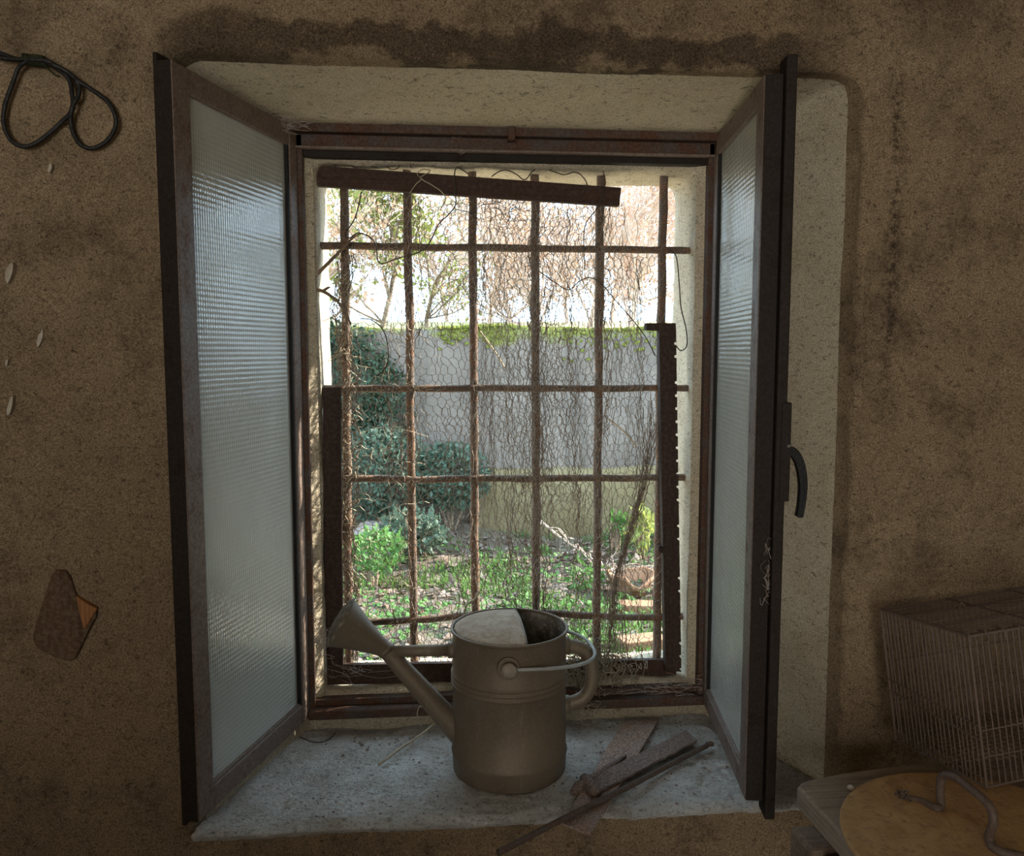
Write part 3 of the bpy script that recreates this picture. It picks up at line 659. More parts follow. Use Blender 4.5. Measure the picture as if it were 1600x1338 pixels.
# ------------------------------------------------------------------ watering can
CX, CY = -0.016, 0.146; CR = 0.097; CZ = zs + 0.001
can = thing('watering_can', (CX, CY, CZ), 'dusty grey metal watering can with half lid standing on the sill', 'watering can')
front = onY(795, 1012, CY - CR); TOP = front.z
H = TOP - CZ
g = lambda py: onY(790, py, CY - CR).z - CZ        # height on the front face for a pixel row
zb1 = g(1212); b1, b2, b3 = g(1083), g(1091), g(1099)
prof = [(0.0, 0.004), (CR - 0.004, 0.0), (CR - 0.001, 0.003), (CR + 0.0005, zb1 - 0.003), (CR + 0.0020, zb1), (CR - 0.0005, zb1 + 0.003), (CR - 0.001, b3 - 0.004)]
for b in (b3, b2, b1): prof += [(CR + 0.0010, b - 0.001), (CR + 0.0022, b), (CR + 0.0008, b + 0.0016), (CR - 0.0006, b + 0.0032)]
prof += [(CR - 0.001, H - 0.006), (CR + 0.0015, H - 0.002)]
prof = [(r, h) for r, h in prof]
m = MB(); m.lathe(prof, (CX, CY, CZ), n=72); m.build('body', M['can'], can, smooth=True)
m = MB(); m.lathe([(CR - 0.002, H - 0.002), (CR - 0.003, H * 0.5), (CR - 0.004, 0.01), (0, 0.008)], (CX, CY, CZ), n=72); m.build('inside', M['caninside'], can, smooth=True)
m = MB(); m.lathe([(CR + 0.0005 + 0.0026 * math.cos(a), H + 0.0026 * math.sin(a)) for a in [2 * math.pi * i / 10 for i in range(11)]], (CX, CY, CZ), n=72); m.build('rim', M['can'], can, smooth=True)
# half lid: domed plate on the spout side, cut straight across
m = MB(); xc = 0.018; R_ = CR - 0.003; nu, nv = 26, 26; vsx = []
for i in range(nu + 1):
    xx = -R_ + (xc + R_) * i / nu; hw = math.sqrt(max(0, R_ * R_ - xx * xx))
    for j in range(nv + 1):
        yy = -hw + 2 * hw * j / nv; rr2 = (xx * xx + yy * yy) / (R_ * R_)
        vsx.append((CX + xx - 0.03 * yy, CY + yy, TOP - 0.001 + 0.017 * max(0.0, 1 - rr2) ** 0.75))
fsx = [(i * (nv + 1) + j, (i + 1) * (nv + 1) + j, (i + 1) * (nv + 1) + j + 1, i * (nv + 1) + j + 1) for i in range(nu) for j in range(nv)]
m.add(vsx, fsx); lid = m.build('half_lid', M['candust'], can, smooth=True); sm = lid.modifiers.new('thick', 'SOLIDIFY'); sm.thickness = 0.0016; sm.offset = -1
lid['label'] = 'dust-covered half lid'
m = MB(); P = [Vector(vsx[nu * (nv + 1) + j]) for j in range(nv + 1)]; m.tube([p + Vector((0, 0, -0.0005)) for p in P], 0.0016, 6); m.build('lid_edge', M['can'], lid, smooth=True)
# spout, brace and rose
SA = onY(716, 1142, CY); SB = onY(603, 1016, CY); dS = (SB - SA).normalized()
m = MB(); m.tube([SA - dS * 0.012 + (SB - SA + dS * 0.026) * t for t in [i / 10 for i in range(11)]], [0.0215 - 0.0085 * i / 10 for i in range(11)], 24); m.build('spout', M['can'], can, smooth=True)
m = MB(); m.tube([SB - dS * 0.004, SB + dS * 0.004], 0.0150, 20); m.build('spout_collar', M['can'], can, smooth=True)
RC = onY(532, 973, CY); ax = (RC - SB).normalized(); fn = (ax * 0.86 + Vector((-0.28, -0.02, 0.42)) * 0.5).normalized(); Lr = (RC - SB).length
m = MB()
n = 32; rings_ = []
fx_ = (onY(553, 938, CY) - onY(511, 1008, CY)); hw = fx_.length / 2; fu = fx_.normalized(); fvv = Vector((0, 1, 0)); fvv = (fvv - fu * fvv.dot(fu)).normalized()
au = (fu - ax * fu.dot(ax)).normalized(); av = ax.cross(au)
vsx = []
steps = 9
for i in range(steps + 1):
    t = i / steps; c_ = SB.lerp(RC, t); u_ = au.lerp(fu, t).normalized(); v_ = av.lerp(fvv if av.dot(fvv) > 0 else -fvv, t).normalized(); rr_ = 0.0135 + (hw - 0.0135) * t ** 1.25
    for j in range(n): a = 2 * math.pi * j / n; vsx.append(c_ + (u_ * math.cos(a) + v_ * math.sin(a)) * rr_)
fsx = [(i * n + j, i * n + (j + 1) % n, (i + 1) * n + (j + 1) % n, (i + 1) * n + j) for i in range(steps) for j in range(n)]
m.add(vsx, fsx); rose = m.build('rose', M['can'], can, smooth=True)
fnn = fu.cross(fvv); fnn = fnn if fnn.dot(ax) > 0 else -fnn
m = MB(); m.lathe([(hw + 0.0012, -0.002), (hw + 0.0012, 0.001), (hw * 0.8, 0.006), (hw * 0.4, 0.010), (0, 0.011)], RC, fnn, 32); m.build('rose_face', M['caninside'], rose, smooth=True)
m = MB(); m.tube([SB + (SB - SB) + Vector((0.006, 0, -0.003)), onY(660, 1017, CY), onY(712, 1016, CY)], 0.0098, 18); m.build('brace', M['can'], can, smooth=True)
m = MB(); q_ = onY(704, 1016, CY); m.tube([q_ + Vector((-0.004, 0, 0)), q_ + Vector((0.010, 0, 0))], 0.0135, 18); m.build('brace_collar', M['can'], can, smooth=True)
# side handle
hp = [onY(x, y, CY) for x, y in ((872, 1008), (893, 1010), (910, 1015), (921, 1028), (925, 1048), (923, 1072), (914, 1088), (900, 1096), (872, 1104))]
m = MB(); m.tube(smooth_path(hp, 6), 0.0118, 18); m.build('handle', M['can'], can, smooth=True)
for (x, y) in ((884, 1009), (884, 1101)):
    q_ = onY(x, y, CY); m = MB(); m.tube([q_ + Vector((-0.008, 0, 0)), q_ + Vector((0.006, 0, 0))], 0.0155, 18); m.build('handle_collar', M['can'], can, smooth=True)
# pivot bolts and bail
pv = onY(795, 1047, CY - CR - 0.006); PZ = pv.z; PX = pv.x
for sgn in (-1, 1):
    yb = CY + sgn * CR
    m = MB(); m.tube([(PX, yb - sgn * 0.008, PZ), (PX, yb + sgn * 0.003, PZ)], 0.0185, 24); bo = m.build('boss', M['can'], can, smooth=False, bevel=0.001)
    m = MB(); m.lathe([(0.0085, 0.0), (0.0085, 0.006), (0.0130, 0.0062), (0.0130, 0.010), (0.0110, 0.0135), (0.006, 0.0155), (0, 0.016)], (PX, yb + sgn * 0.003, PZ), (0, sgn, 0), 20); m.build('bolt', M['bolt'], bo, smooth=True)
apx = onY(926, 1012, CY); pts = []
for i in range(41):
    s_ = math.pi * i / 40; cs, sn = math.cos(s_), math.sin(s_)
    e = 0.75; cy_ = math.copysign(abs(cs) ** e, cs); sx_ = abs(sn) ** 0.72
    pts.append(Vector((PX + (apx.x - PX) * sx_, CY - cy_ * (CR + 0.0065), PZ + (apx.z - PZ) * sx_ ** 1.6)))
m = MB(); m.tube(pts, 0.0029, 10); m.build('bail', M['bail'], can, smooth=True)

# ------------------------------------------------------------------ scrap on the sill
def sheet(name, px, z, th, mat, label, cat, seed, tilt=None, bumpy=0.0015):
    q = [onZ(x, y, z) for x, y in px]
    if tilt: q = [onZ(x, y, z + tilt[i]) for i, (x, y) in enumerate(px)]
    A, B, C_, D = q; nu, nv = 26, 10; m = MB()
    for i in range(nu + 1):
        for j in range(nv + 1):
            s_, t_ = i / nu, j / nv
            p = (A * (1 - s_) + B * s_) * (1 - t_) + (D * (1 - s_) + C_ * s_) * t_
            e = 0.0022 if (i in (0, nu) or j in (0, nv)) else 0
            p = p + Vector((N3((p.x, p.y, seed), 60) * e, N3((p.y, p.x, seed + 3), 60) * e, N3((p.x, p.y, seed + 6), 22) * bumpy))
            m.v.append(tuple(p))
    w_ = nv + 1
    for i in range(nu):
        for j in range(nv): m.f.append((i * w_ + j, (i + 1) * w_ + j, (i + 1) * w_ + j + 1, i * w_ + j + 1)); m.m.append(0)
    o = m.build(name, mat, smooth=False); sm = o.modifiers.new('thick', 'SOLIDIFY'); sm.thickness = th; sm.offset = 0
    return tag(o, label, cat)
sheet('rusty_sheet', [(974, 1128), (1030, 1124), (922, 1306), (878, 1288)], zs + 0.007, 0.003, M['rustplate'], 'wide flaking rusty metal sheet under the strip, hanging over the sill edge', 'metal sheet', 1, (0, 0, 0.002, 0.002))
st = thing('rusty_strip', onZ(990, 1200, zs + 0.014), 'short rusty strip with a rolled end lying across the rusty sheet', 'metal strip')
o = sheet('strip_plate', [(918, 1218), (1072, 1143), (1090, 1158), (926, 1243)], zs + 0.014, 0.004, M['rustplate2'], None, None, 4, None, 0.001)
for mm_ in (o,): mm_.parent = st; mm_.location = -Vector(st['_o'])
a = onZ(913, 1216, zs + 0.015); b = onZ(932, 1242, zs + 0.015)
m = MB(); m.tube([a.lerp(b, t / 6) for t in range(7)], [0.0085, 0.0095, 0.010, 0.010, 0.010, 0.0095, 0.008], 12); m.build('rolled_end', M['rustplate2'], st, smooth=True)
a = onZ(895, 1238, zs + 0.012); b = onZ(1010, 1160, zs + 0.013); d = (b - a)
st2 = thing('bent_tin_piece', a, 'crumpled dusty tin piece tucked beneath the rolled strip', 'metal scrap')
m = MB(); P = [a + d * t for t in (0, .08, .2, .35, .5, .7)]; m.tube(wob(P, 0.003, 40), [0.006, 0.0105, 0.009, 0.007, 0.006, 0.003], 9); o = m.build('tin_fold', M['rustplate2'], st2, smooth=True)
# hooked rod
z1_ = zs + 0.010
P = [onZ(779, 1333, z1_ + 0.004), onZ(880, 1280, z1_ + 0.008), onZ(985, 1228, z1_ + 0.004), onZ(1060, 1188, z1_), onZ(1098, 1169, z1_), onZ(1107, 1163, z1_ + 0.002), onZ(1112, 1163, z1_ + 0.012)]
m = MB(); P = smooth_path(P, 8); m.tube(P, [0.0046 + 0.0006 * N3(p, 50) for p in P], 10)
tag(m.build('hooked_rod', M['rod'], smooth=True), 'thin rusty rod with a hooked tip lying over the sill edge', 'rod')
# twig and bits behind the spout
m = MB(); P = smooth_path([onZ(592, 1195, zs + .006), onZ(625, 1170, zs + .010), onZ(648, 1155, zs + .012), onZ(680, 1130, zs + .016), onZ(712, 1100, zs + .02)], 6); m.tube(P, [0.0026 - 0.001 * i / len(P) for i in range(len(P))], 7)
tw2 = thing('dry_twig', onZ(592, 1195, zs + .004), 'thin dry twig lying on the sill under the can spout', 'twig'); m.build('twig_stem', M['straw'], tw2, smooth=True)
m = MB(); P = smooth_path([onZ(648, 1155, zs + .012), onZ(642, 1166, zs + .006), onZ(637, 1172, zs + .005)], 4); m.tube(P, 0.0014, 6); m.build('side_shoot', M['straw'], tw2, smooth=True)
m = MB(); P = smooth_path([onY(660, 1140, .24), onY(652, 1118, .26), onY(656, 1104, .27), onY(664, 1108, .27)], 6); m.tube(P, 0.0008, 5)
tag(m.build('curled_fibre', M['straw'], smooth=True), 'thin curled dry fibre arching up behind the can spout', 'fibre')
m = MB(); P = smooth_path([onZ(468, 1152, zs + .005), onZ(490, 1160, zs + .004), onZ(510, 1158, zs + .006), onZ(524, 1146, zs + .006)], 6); m.tube(P, 0.0010, 5)
tag(m.build('fallen_wire', M['darkwire'], smooth=True), 'short curved dark wire lying at the back left of the sill', 'wire')
random.seed(31)
m = MB()
for i in range(170):
    x = random.uniform(-0.36, 0.36); y = random.choice((random.uniform(0.24, 0.30), random.uniform(0.0, 0.30))); r_ = random.uniform(0.001, 0.0035)
    m.lathe([(0, -r_ * .4), (r_, 0), (r_ * .6, r_ * .7), (0, r_ * .9)], (x, y, zs + 0.001), n=5)
tag(m.build('sill_grit', M['stone']), 'scattered grit and crumbs on the window sill', 'grit', kind='stuff')

# ------------------------------------------------------------------ cobwebs
def web(cx, cy, sx, sy, Y, n, label, seed):
    random.seed(seed); m = MB()
    for i in range(n):
        x, y = random.gauss(cx, sx), random.gauss(cy, sy); pts = []
        for k in range(4): pts.append(onY(x, y, Y + random.uniform(-.004, .004))); x += random.gauss(0, sx * .8 + 3); y += random.gauss(0, sy * .4 + 3)
        m.tube(smooth_path(pts, 3), 0.0004, 3, False)
    return tag(m.build('cobweb', M['web']), label, 'cobweb', kind='stuff')
web(1201, 905, 2, 22, -0.062, 22, 'dusty cobweb hanging on the edge of the right casement', 3)
web(440, 192, 14, 6, 0.255, 40, 'dusty cobweb tuft on the top rail of the left casement', 4)
web(716, 212, 4, 8, 0.30, 12, 'wispy cobweb on the frame head left of the catch', 6)
web(492, 1005, 8, 18, 0.31, 40, 'dusty cobweb in the lower left corner of the frame', 8)
web(545, 1050, 12, 8, 0.345, 22, 'cobweb shreds on the low board under the can rose', 9)
web(1060, 1075, 26, 6, 0.30, 34, 'cobweb and debris in the lower right corner of the frame', 10)

# ------------------------------------------------------------------ left wall: cable, wooden plug, scars
def cable_path(px, y0=-0.012): return smooth_path([onY(x, y, y0 + dy) for x, y, dy in px], 8)
cb = thing('black_cable', onY(60, 95, -0.01), 'black cable tied in two hanging loops on the wall', 'cable')
L1 = [(-40, 66, 0), (0, 83, 0), (35, 95, -.004), (62, 94, -.008), (90, 108, -.004), (108, 125, 0), (113, 150, -.004), (113, 172, -.006), (95, 192, 0), (65, 218, 0), (40, 229, 0), (18, 220, 0), (6, 195, 0), (8, 165, 0), (20, 130, 0), (30, 105, -.004), (48, 92, -.01)]
m = MB(); m.tube(cable_path(L1), 0.0030, 9); m.build('cable_run', M['cable'], cb, smooth=True)
L2 = [(-40, 74, -.005), (0, 90, -.004), (40, 93, -.008), (75, 96, -.010), (105, 115, -.006), (135, 135, 0), (165, 156, 0), (179, 178, 0), (180, 200, 0), (165, 222, 0), (142, 232, 0), (122, 222, 0), (111, 195, 0), (113, 168, -.008), (123, 148, -.004), (122, 130, -.002), (105, 112, -.010), (80, 100, -.013)]
m = MB(); m.tube(cable_path(L2), 0.0030, 9); m.build('cable_run', M['cable'], cb, smooth=True)
m = MB(); c_ = [onY(34 + i * 4, 93 + 3 * math.sin(i * .6) + i * .2, -0.016) for i in range(12)]
for i in range(8):
    o_ = onY(40 + i * 4.2, 93 + i * 0.5, -0.014); m.tube([o_ + Vector((0.0015 * math.sin(a * 2 + i), 0.0075 * math.cos(a) , 0.0062 * math.sin(a))) for a in [2 * math.pi * k / 14 for k in range(15)]], 0.0018, 6)
m.build('string_tie', M['string'], cb, smooth=True)
m = MB(); m.tube(smooth_path([onY(66, 98, -.02), onY(78, 110, -.02), onY(88, 118, -.016), onY(94, 120, -.014)], 5), 0.0012, 5); m.build('string_end', M['string'], cb, smooth=True)

pg = thing('wooden_wall_plug', onY(100, 960, 0.0), 'brown wooden block with a torn orange corner set in the wall', 'wood block')
m = MB(); poly = [onY(x, y, -0.0065) for x, y in ((80, 899), (88, 891), (102, 892), (110, 904), (116, 924), (121, 934), (137, 945), (150, 955), (149, 966), (138, 986), (128, 1008), (118, 1029), (110, 1034), (82, 1027), (58, 1014), (51, 1000), (53, 982), (64, 948))]
m.prism(poly, (0, 0.03, 0)); m.build('block', M['plug'], pg, bevel=0.002)
m = MB(); poly = [onY(x, y, -0.0095) for x, y in ((118, 932), (124, 962), (131, 985), (142, 968), (151, 952), (136, 944))]
m.prism(poly, (0, 0.012, 0)); m.build('torn_corner', M['plugraw'], pg, bevel=0.002)
random.seed(11)
for k, (x, y, a_, b_) in enumerate(((14, 425, 6, 17), (62, 530, 4, 16), (15, 634, 4, 20), (78, 262, 3, 8), (10, 566, 2, 6))):
    m = MB(); poly = []
    for i in range(9):
        t = 2 * math.pi * i / 9; rr_ = random.uniform(0.7, 1.1); poly.append(onY(x + a_ * math.cos(t) * rr_ + (b_ * math.sin(t) * -0.2), y + b_ * math.sin(t) * rr_, -0.0075))
    m.prism(poly, (0, 0.012, 0)); m.build('plaster_scar', M['chip'], wf)

# ------------------------------------------------------------------ right corner: table, board, disc lid, cage
ZB = 0.975
tt_ = thing('trestle_table', (0.62, -0.42, 0.0), 'old timber trestle under the wooden board', 'table')
def beam(pxa, y_w, mat=M['beam']):
    z_ = ZB - 0.031
    a = onZ(*pxa, z_); m = MB(); m.obox(a + Vector((0, 0, -0.05)), Vector((0.62, 0.03, 0)), Vector((-0.004, y_w, 0)), Vector((0, 0, 0.05))); return m.build('beam', mat, tt_, bevel=0.006)
beam((1268, 1330), 0.055); beam((1288, 1336), -0.075)
for (x, y) in ((0.45, -0.30), (0.92, -0.28), (0.45, -0.60), (0.92, -0.58)):
    m = MB(); m.box((x - 0.025, y - 0.025, 0), (x + 0.025, y + 0.025, ZB - 0.081)); m.build('leg', M['beam'], tt_, bevel=0.004)
m = MB(); m.obox((0.36, -0.66, ZB - 0.081), (0.62, 0.03, 0), (0, 0.06, 0), (0, 0, 0.05)); m.build('beam', M['beam'], tt_, bevel=0.005)
wb = thing('wooden_tabletop', (0.62, -0.42, ZB - 0.031), 'thick weathered wooden board with a chamfered corner on the trestle', 'board')
pB = [onZ(x, y, ZB) for x, y in ((1245, 1229), (1252, 1222), (1268, 1217), (1320, 1207), (1400, 1196), (1450, 1192))]
pB += [Vector((0.98, -0.15, ZB)), Vector((0.98, -0.72, ZB)), Vector((0.36, -0.72, ZB))]
pB = [Vector((p.x, p.y, ZB)) for p in pB]
m = MB(); m.prism([p - Vector((0, 0, 0.030)) for p in pB], (0, 0, 0.030)); m.m[:] = [0 if i < 2 else 1 for i in range(len(m.f))]
m.build('board_slab', [M['board'], M['boardedge']], wb, bevel=0.004)
ZD = ZB + 0.007
dl = thing('disc_lid', (0.502, -0.362, ZB), 'round tan plywood disc with a bent iron handle lying on the board', 'lid')
m = MB(); m.lathe([(0, 0.0), (0.166, 0.0), (0.167, 0.002), (0.167, 0.005), (0.1655, 0.007), (0, 0.007)], (0.502, -0.362, ZB), n=80); m.build('disc', M['disc'], dl, smooth=False)
f1, f2 = onZ(1470, 1264, ZD), onZ(1549, 1326, ZD)
pn = (f2 - f1).cross(Vector((0, 0, 1))).normalized()
hp = [onZ(1408, 1244, ZD + .002), onZ(1440, 1252, ZD + .002), onZ(1462, 1263, ZD + .003)] + [onP(x, y, f1, pn) for x, y in ((1470, 1258), (1469, 1238), (1470, 1219), (1478, 1211), (1492, 1214), (1512, 1229), (1535, 1248), (1548, 1264), (1552, 1285), (1546, 1306), (1548, 1318))] + [onZ(1560, 1330, ZD + .003), onZ(1600, 1340, ZD + .002)]
P = smooth_path(hp, 6); m = MB(); m.tube(P, [0.0052 if i > 12 else 0.0026 + 0.0026 * i / 12 for i in range(len(P))], 12); hd = m.build('handle', M['ironhandle'], dl, smooth=True); hd['label'] = 'bent iron rod handle'
# crumbs on the disc
random.seed(3)
m = MB(); c_ = onZ(1411, 1244, ZD + .004)
for i in range(26):
    o_ = c_ + Vector((random.gauss(0, .003), random.gauss(0, .003), random.uniform(-.003, .004))); m.tube([o_, o_ + Vector((random.uniform(-1, 1), random.uniform(-1, 1), random.uniform(-1, 1))) * 0.006], 0.0013, 5)
tag(m.build('dried_clump', M['rod']), 'small dark dried clump by the iron handle on the disc', 'debris')
m = MB(); c_ = onZ(1330, 1232, ZB + .003); m.lathe([(0, -.002), (.006, -.001), (.0045, .002), (.002, .004), (0, .0035)], c_, (0.2, -0.3, 1), 9); m.tube([c_, c_ + Vector((0.012, -.006, -.001))], .0012, 5)
tag(m.build('shell_bit', M['chip'], smooth=True), 'tiny pale shell fragment near the chamfered corner of the board', 'shell')

CN = Vector((0.564, -0.258, 0.992)); CA = Vector((-0.023, 0.171, -0.018)); CB = Vector((0.313, 0.046, 0.020)); CC = Vector((-0.018, 0.025, 0.191))
cg = thing('wire_cage', CN + (CA + CB) / 2, 'rusty rectangular wire cage resting on the wooden board', 'cage')
def cyl_mesh(n=6):
    m = MB(); m.tube([(0, 0, 0), (0, 0, 1)], 1.0, n)
    me = bpy.data.meshes.new('cage_wire'); me.from_pydata(m.v, [], m.f); me.polygons.foreach_set('use_smooth', [True] * len(me.polygons)); me.materials.append(M['cage']); return me
CYL = cyl_mesh()
def cwire(a, b, r, name='cage_wire'):
    a, b = Vector(a), Vector(b); d = b - a
    o = bpy.data.objects.new(name, CYL); col.objects.link(o); o.parent = cg
    q = d.to_track_quat('Z', 'Y'); o.matrix_basis = Matrix.Translation(a - Vector(cg['_o'])) @ q.to_matrix().to_4x4() @ Matrix.Diagonal((r, r, d.length, 1))
    return o
random.seed(17)
c8 = lambda i, j, k: CN + CA * i + CB * j + CC * k
for i in (0, 1):
    for j in (0, 1): cwire(c8(i, j, 0), c8(i, j, 1), 0.0019, 'frame_wire')
for k in (0, 1):
    for i in (0, 1): cwire(c8(i, 0, k), c8(i, 1, k), 0.0019, 'frame_wire')
    for j in (0, 1): cwire(c8(0, j, k), c8(1, j, k), 0.0019, 'frame_wire')
jt = lambda s=0.004: random.uniform(-s, s)
for i in range(1, 21): t = i / 21; e = jt(.008); cwire(c8(t + e, 0, 0), c8(t + jt(.008), 0, 1), 0.0010)
for i in range(1, 21): t = i / 21; cwire(c8(t, 1, 0), c8(t, 1, 1), 0.0010)
for i in range(1, 33): t = i / 33; e = jt(); cwire(c8(0, t + e, 0), c8(0, t + jt(), 1), 0.0010); cwire(c8(1, t + e, 0), c8(1, t + jt(), 1), 0.0010)
for i in range(1, 19): t = i / 19; e = jt(); cwire(c8(t + e, 0, 1), c8(t + jt(), 1, 1), 0.0010)
for t in (0.36, 0.7): cwire(c8(0, t, 1.01), c8(1, t, 1.01), 0.0013, 'tie_bar')
cwire(c8(.32, 0, 1.01), c8(.32, 1, 1.01), .0013, 'tie_bar'); cwire(c8(.68, 0, 1.01), c8(.68, 1, 1.01), .0013, 'tie_bar')
for h in (0.34, 0.43):
    cwire(c8(0, -0.004, h - .03), c8(1, -0.004, h + .04), 0.0013, 'tie_bar')
cwire(c8(0, 0, .37), c8(0, 1, .36), 0.0013, 'tie_bar'); cwire(c8(0, 0, .2), c8(0, 1, .16), 0.0013, 'tie_bar')
cwire(c8(1, 0, .6), c8(1, 1, .6), 0.0013, 'tie_bar'); cwire(c8(1, 0, .3), c8(1, 1, .3), .0013, 'tie_bar')
cwire(c8(0, 0, .05), c8(1, 0, .05), 0.0013, 'tie_bar')
for i in range(1, 16): t = i / 16; cwire(c8(t, 0, 0.06), c8(t, 1, 0.06), 0.0009, 'floor_wire')
for i in range(1, 26): t = i / 26; cwire(c8(0, t, 0.065), c8(1, t, 0.065), 0.0009, 'floor_wire')
# carrying loop of bent wire on top
q0, q1 = c8(.62, .25, 1.01), c8(.55, .62, 1.01); up_ = CC.normalized()
m = MB(); m.tube(smooth_path([q0, q0 + up_ * .010 + CB * .02, q0 + up_ * .002 + CB * .04, q0 + CB * .1, q1 - CB * .05, q1, q1 + up_ * .012, q1 + up_ * .020 + CB * .03, q1 + up_ * .020 + CB * .12], 5), 0.0013, 6)
m.build('carry_loop', M['cage'], cg, smooth=True)
for t in range(12):
    m = MB(); a = c8(0.0, t / 12, 1.0); m.tube(smooth_path([a + CA * .06 + up_ * .002, a + up_ * .003, a - CA * .02 - up_ * .006, a - up_ * .010], 3), 0.0012, 5)
    m.build('wire_hook', M['cage'], cg, smooth=True)

# ------------------------------------------------------------------ outdoors
YG = 5.25                                    # face of the garden wall
def gz(x, y): return 0.02 + N3((x, y, 1), 0.7) * 0.07 + N3((x, y, 2), 3) * 0.025 + max(0, (y - 4.2)) * (0.09 + 0.17 * min(1.0, max(0.0, (0.7 - x) / 0.8)))
m = MB(); nx, ny = 90, 60
for j in range(ny + 1):
    for i in range(nx + 1):
        x = -7 + 14 * i / nx; y = 0.481 + 5.2 * j / ny; m.v.append((x, y, gz(x, y)))
for j in range(ny):
    for i in range(nx): a = j * (nx + 1) + i; m.f.append((a, a + 1, a + nx + 2, a + nx + 1)); m.m.append(0)
o = m.build('ground', M['soil'], smooth=True); o['kind'] = 'structure'; pav = thing('path', (0, 1.3, 0.1), kind='structure'); pav['label'] = 'unseen pale slabs added along the house wall to bounce light'
m = MB()                                       # unseen pale slabs added below the window to bounce light onto the reveal
for i in range(14):
    for j in range(3):
        x0 = -4.2 + i * 0.6; y0 = 0.49 + j * 0.56
        m = MB(); m.box((x0, y0, gz(0, 0.5) - 0.06), (x0 + 0.585, y0 + 0.545, 0.17 + 0.004 * N3((x0, y0, 0), 3)))
        sl_ = m.build('bounce_slab', M['bounce_paving'], pav, bevel=0.006)
gwx0, gwx1 = -7.0, 7.0
m = MB(); nx, nz = 140, 24; gtop = onY(800, 511, YG).z
for j in range(nz + 1):
    for i in range(nx + 1):
        x = gwx0 + (gwx1 - gwx0) * i / nx; z = -0.2 + (gtop + 0.2 + 0.03 * N3((x, 0, 0), 1.3)) * j / nz; m.v.append((x, YG + 0.03 * N3((x, 0, z), 2.0) + 0.012 * N3((x, 4, z), 9), z))
w_ = nx + 1
for j in range(nz):
    for i in range(nx): a = j * w_ + i; m.f.append((a, a + 1, a + w_ + 1, a + w_)); m.m.append(0)
b0 = len(m.v)
for i in range(nx + 1): v = m.v[nz * w_ + i]; m.v.append((v[0], YG + 0.30, v[2] + 0.01))
for i in range(nx): m.f.append((nz * w_ + i, nz * w_ + i + 1, b0 + i + 1, b0 + i)); m.m.append(0)
b1_ = len(m.v)
for i in range(nx + 1): v = m.v[b0 + i]; m.v.append((v[0], YG + 0.32, -0.2))
for i in range(nx): m.f.append((b0 + i, b0 + i + 1, b1_ + i + 1, b1_ + i)); m.m.append(0)
gw = m.build('wall_garden', M['gwall'], smooth=True); gw['kind'] = 'structure'
px0 = onY(800, 735, YG - 0.06)
m = MB(); nxp = 80
ztop = px0.z
for j, (dy, z) in enumerate(((-0.10, -0.1), (-0.09, ztop * 0.5), (-0.085, ztop - 0.03), (-0.06, ztop), (0.02, ztop + 0.012))):
    for i in range(nxp + 1):
        x = 0.15 + (7 - 0.15) * i / nxp; m.v.append((x, YG + dy + 0.02 * N3((x, 1, z), 3), z + 0.015 * N3((x, 0, 2), 3)))
for j in range(4):
    for i in range(nxp): a = j * (nxp + 1) + i; m.f.append((a, a + 1, a + nxp + 2, a + nxp + 1)); m.m.append(0)
m.build('plinth', M['plinth'], gw, smooth=True)
# moss cushions along the wall top
m = MB(); random.seed(41)
for i in range(3200):
    x = random.uniform(-2.2, 2.6); y = YG + random.uniform(-0.02, 0.28); r_ = random.uniform(0.006, 0.022)
    if N3((x, 0, 6), 2.2) < -0.25: continue
    z = gtop + 0.03 * N3((x, 0, 0), 1.3) * 1.0 - 0.002
    if random.random() < 0.25: y = YG - 0.004; z -= abs(random.gauss(0, 0.05)) * (1.6 + 1.4 * N3((x, 2, 2), 3.0))
    m.lathe([(r_, -0.01), (r_ * .9, r_ * .3), (r_ * .5, r_ * .6), (0, r_ * .7)], (x, y, z), n=6)
mo = m.build('moss', M['moss'], smooth=True); mo.parent = gw; mo['kind'] = 'stuff'

def leaf(m, p, d, up, L, Wd):
    d = d.normalized(); s_ = d.cross(up); s_ = s_.normalized() if s_.length > 1e-4 else d.orthogonal().normalized()
    n_ = s_.cross(d)
    m.add([p, p + d * L * .45 + s_ * Wd * .5 - n_ * L * .05, p + d * L, p + d * L * .45 - s_ * Wd * .5 - n_ * L * .05, p + d * L * .5 + n_ * L * 0.03], [(0, 1, 4), (1, 2, 4), (2, 3, 4), (3, 0, 4)])
rv = lambda: Vector((random.gauss(0, 1), random.gauss(0, 1), random.gauss(0, 1))).normalized()
def blob_plant(name, label, ctr, rad, n, L, mat, stem=M['barkdark'], group=None, hang=0.0):
    base = Vector((ctr.x, ctr.y, gz(ctr.x, ctr.y)))
    root = thing(name, base, label, 'plant', group)
    m = MB()
    for i in range(n):
        d = rv(); p = ctr + Vector((d.x * rad[0], d.y * rad[1], d.z * rad[2])) * random.uniform(0.45, 1.0) ** 0.6
        if p.z < gz(p.x, p.y) + 0.01: p.z = gz(p.x, p.y) + random.uniform(.01, .05)
        if p.y > YG - 0.06 and p.z < gtop: p.y = YG - 0.06
        leaf(m, p, (rv() + d * .5 + Vector((0, 0, -hang))), rv(), L * random.uniform(.6, 1.3), L * random.uniform(.4, .8))
    m.build('leaves', mat, root)
    m = MB()
    for i in range(14):
        d = rv(); e = ctr + Vector((d.x * rad[0], d.y * rad[1], abs(d.z) * rad[2])) * .8; m.tube(smooth_path([base + Vector((d.x, d.y, 0)) * .03, base.lerp(e, .5) + rv() * .03, e], 4), [0.006 - 0.0006 * k for k in range(9)], 4, False)
    m.build('stems', stem, root)
    return root
random.seed(51)
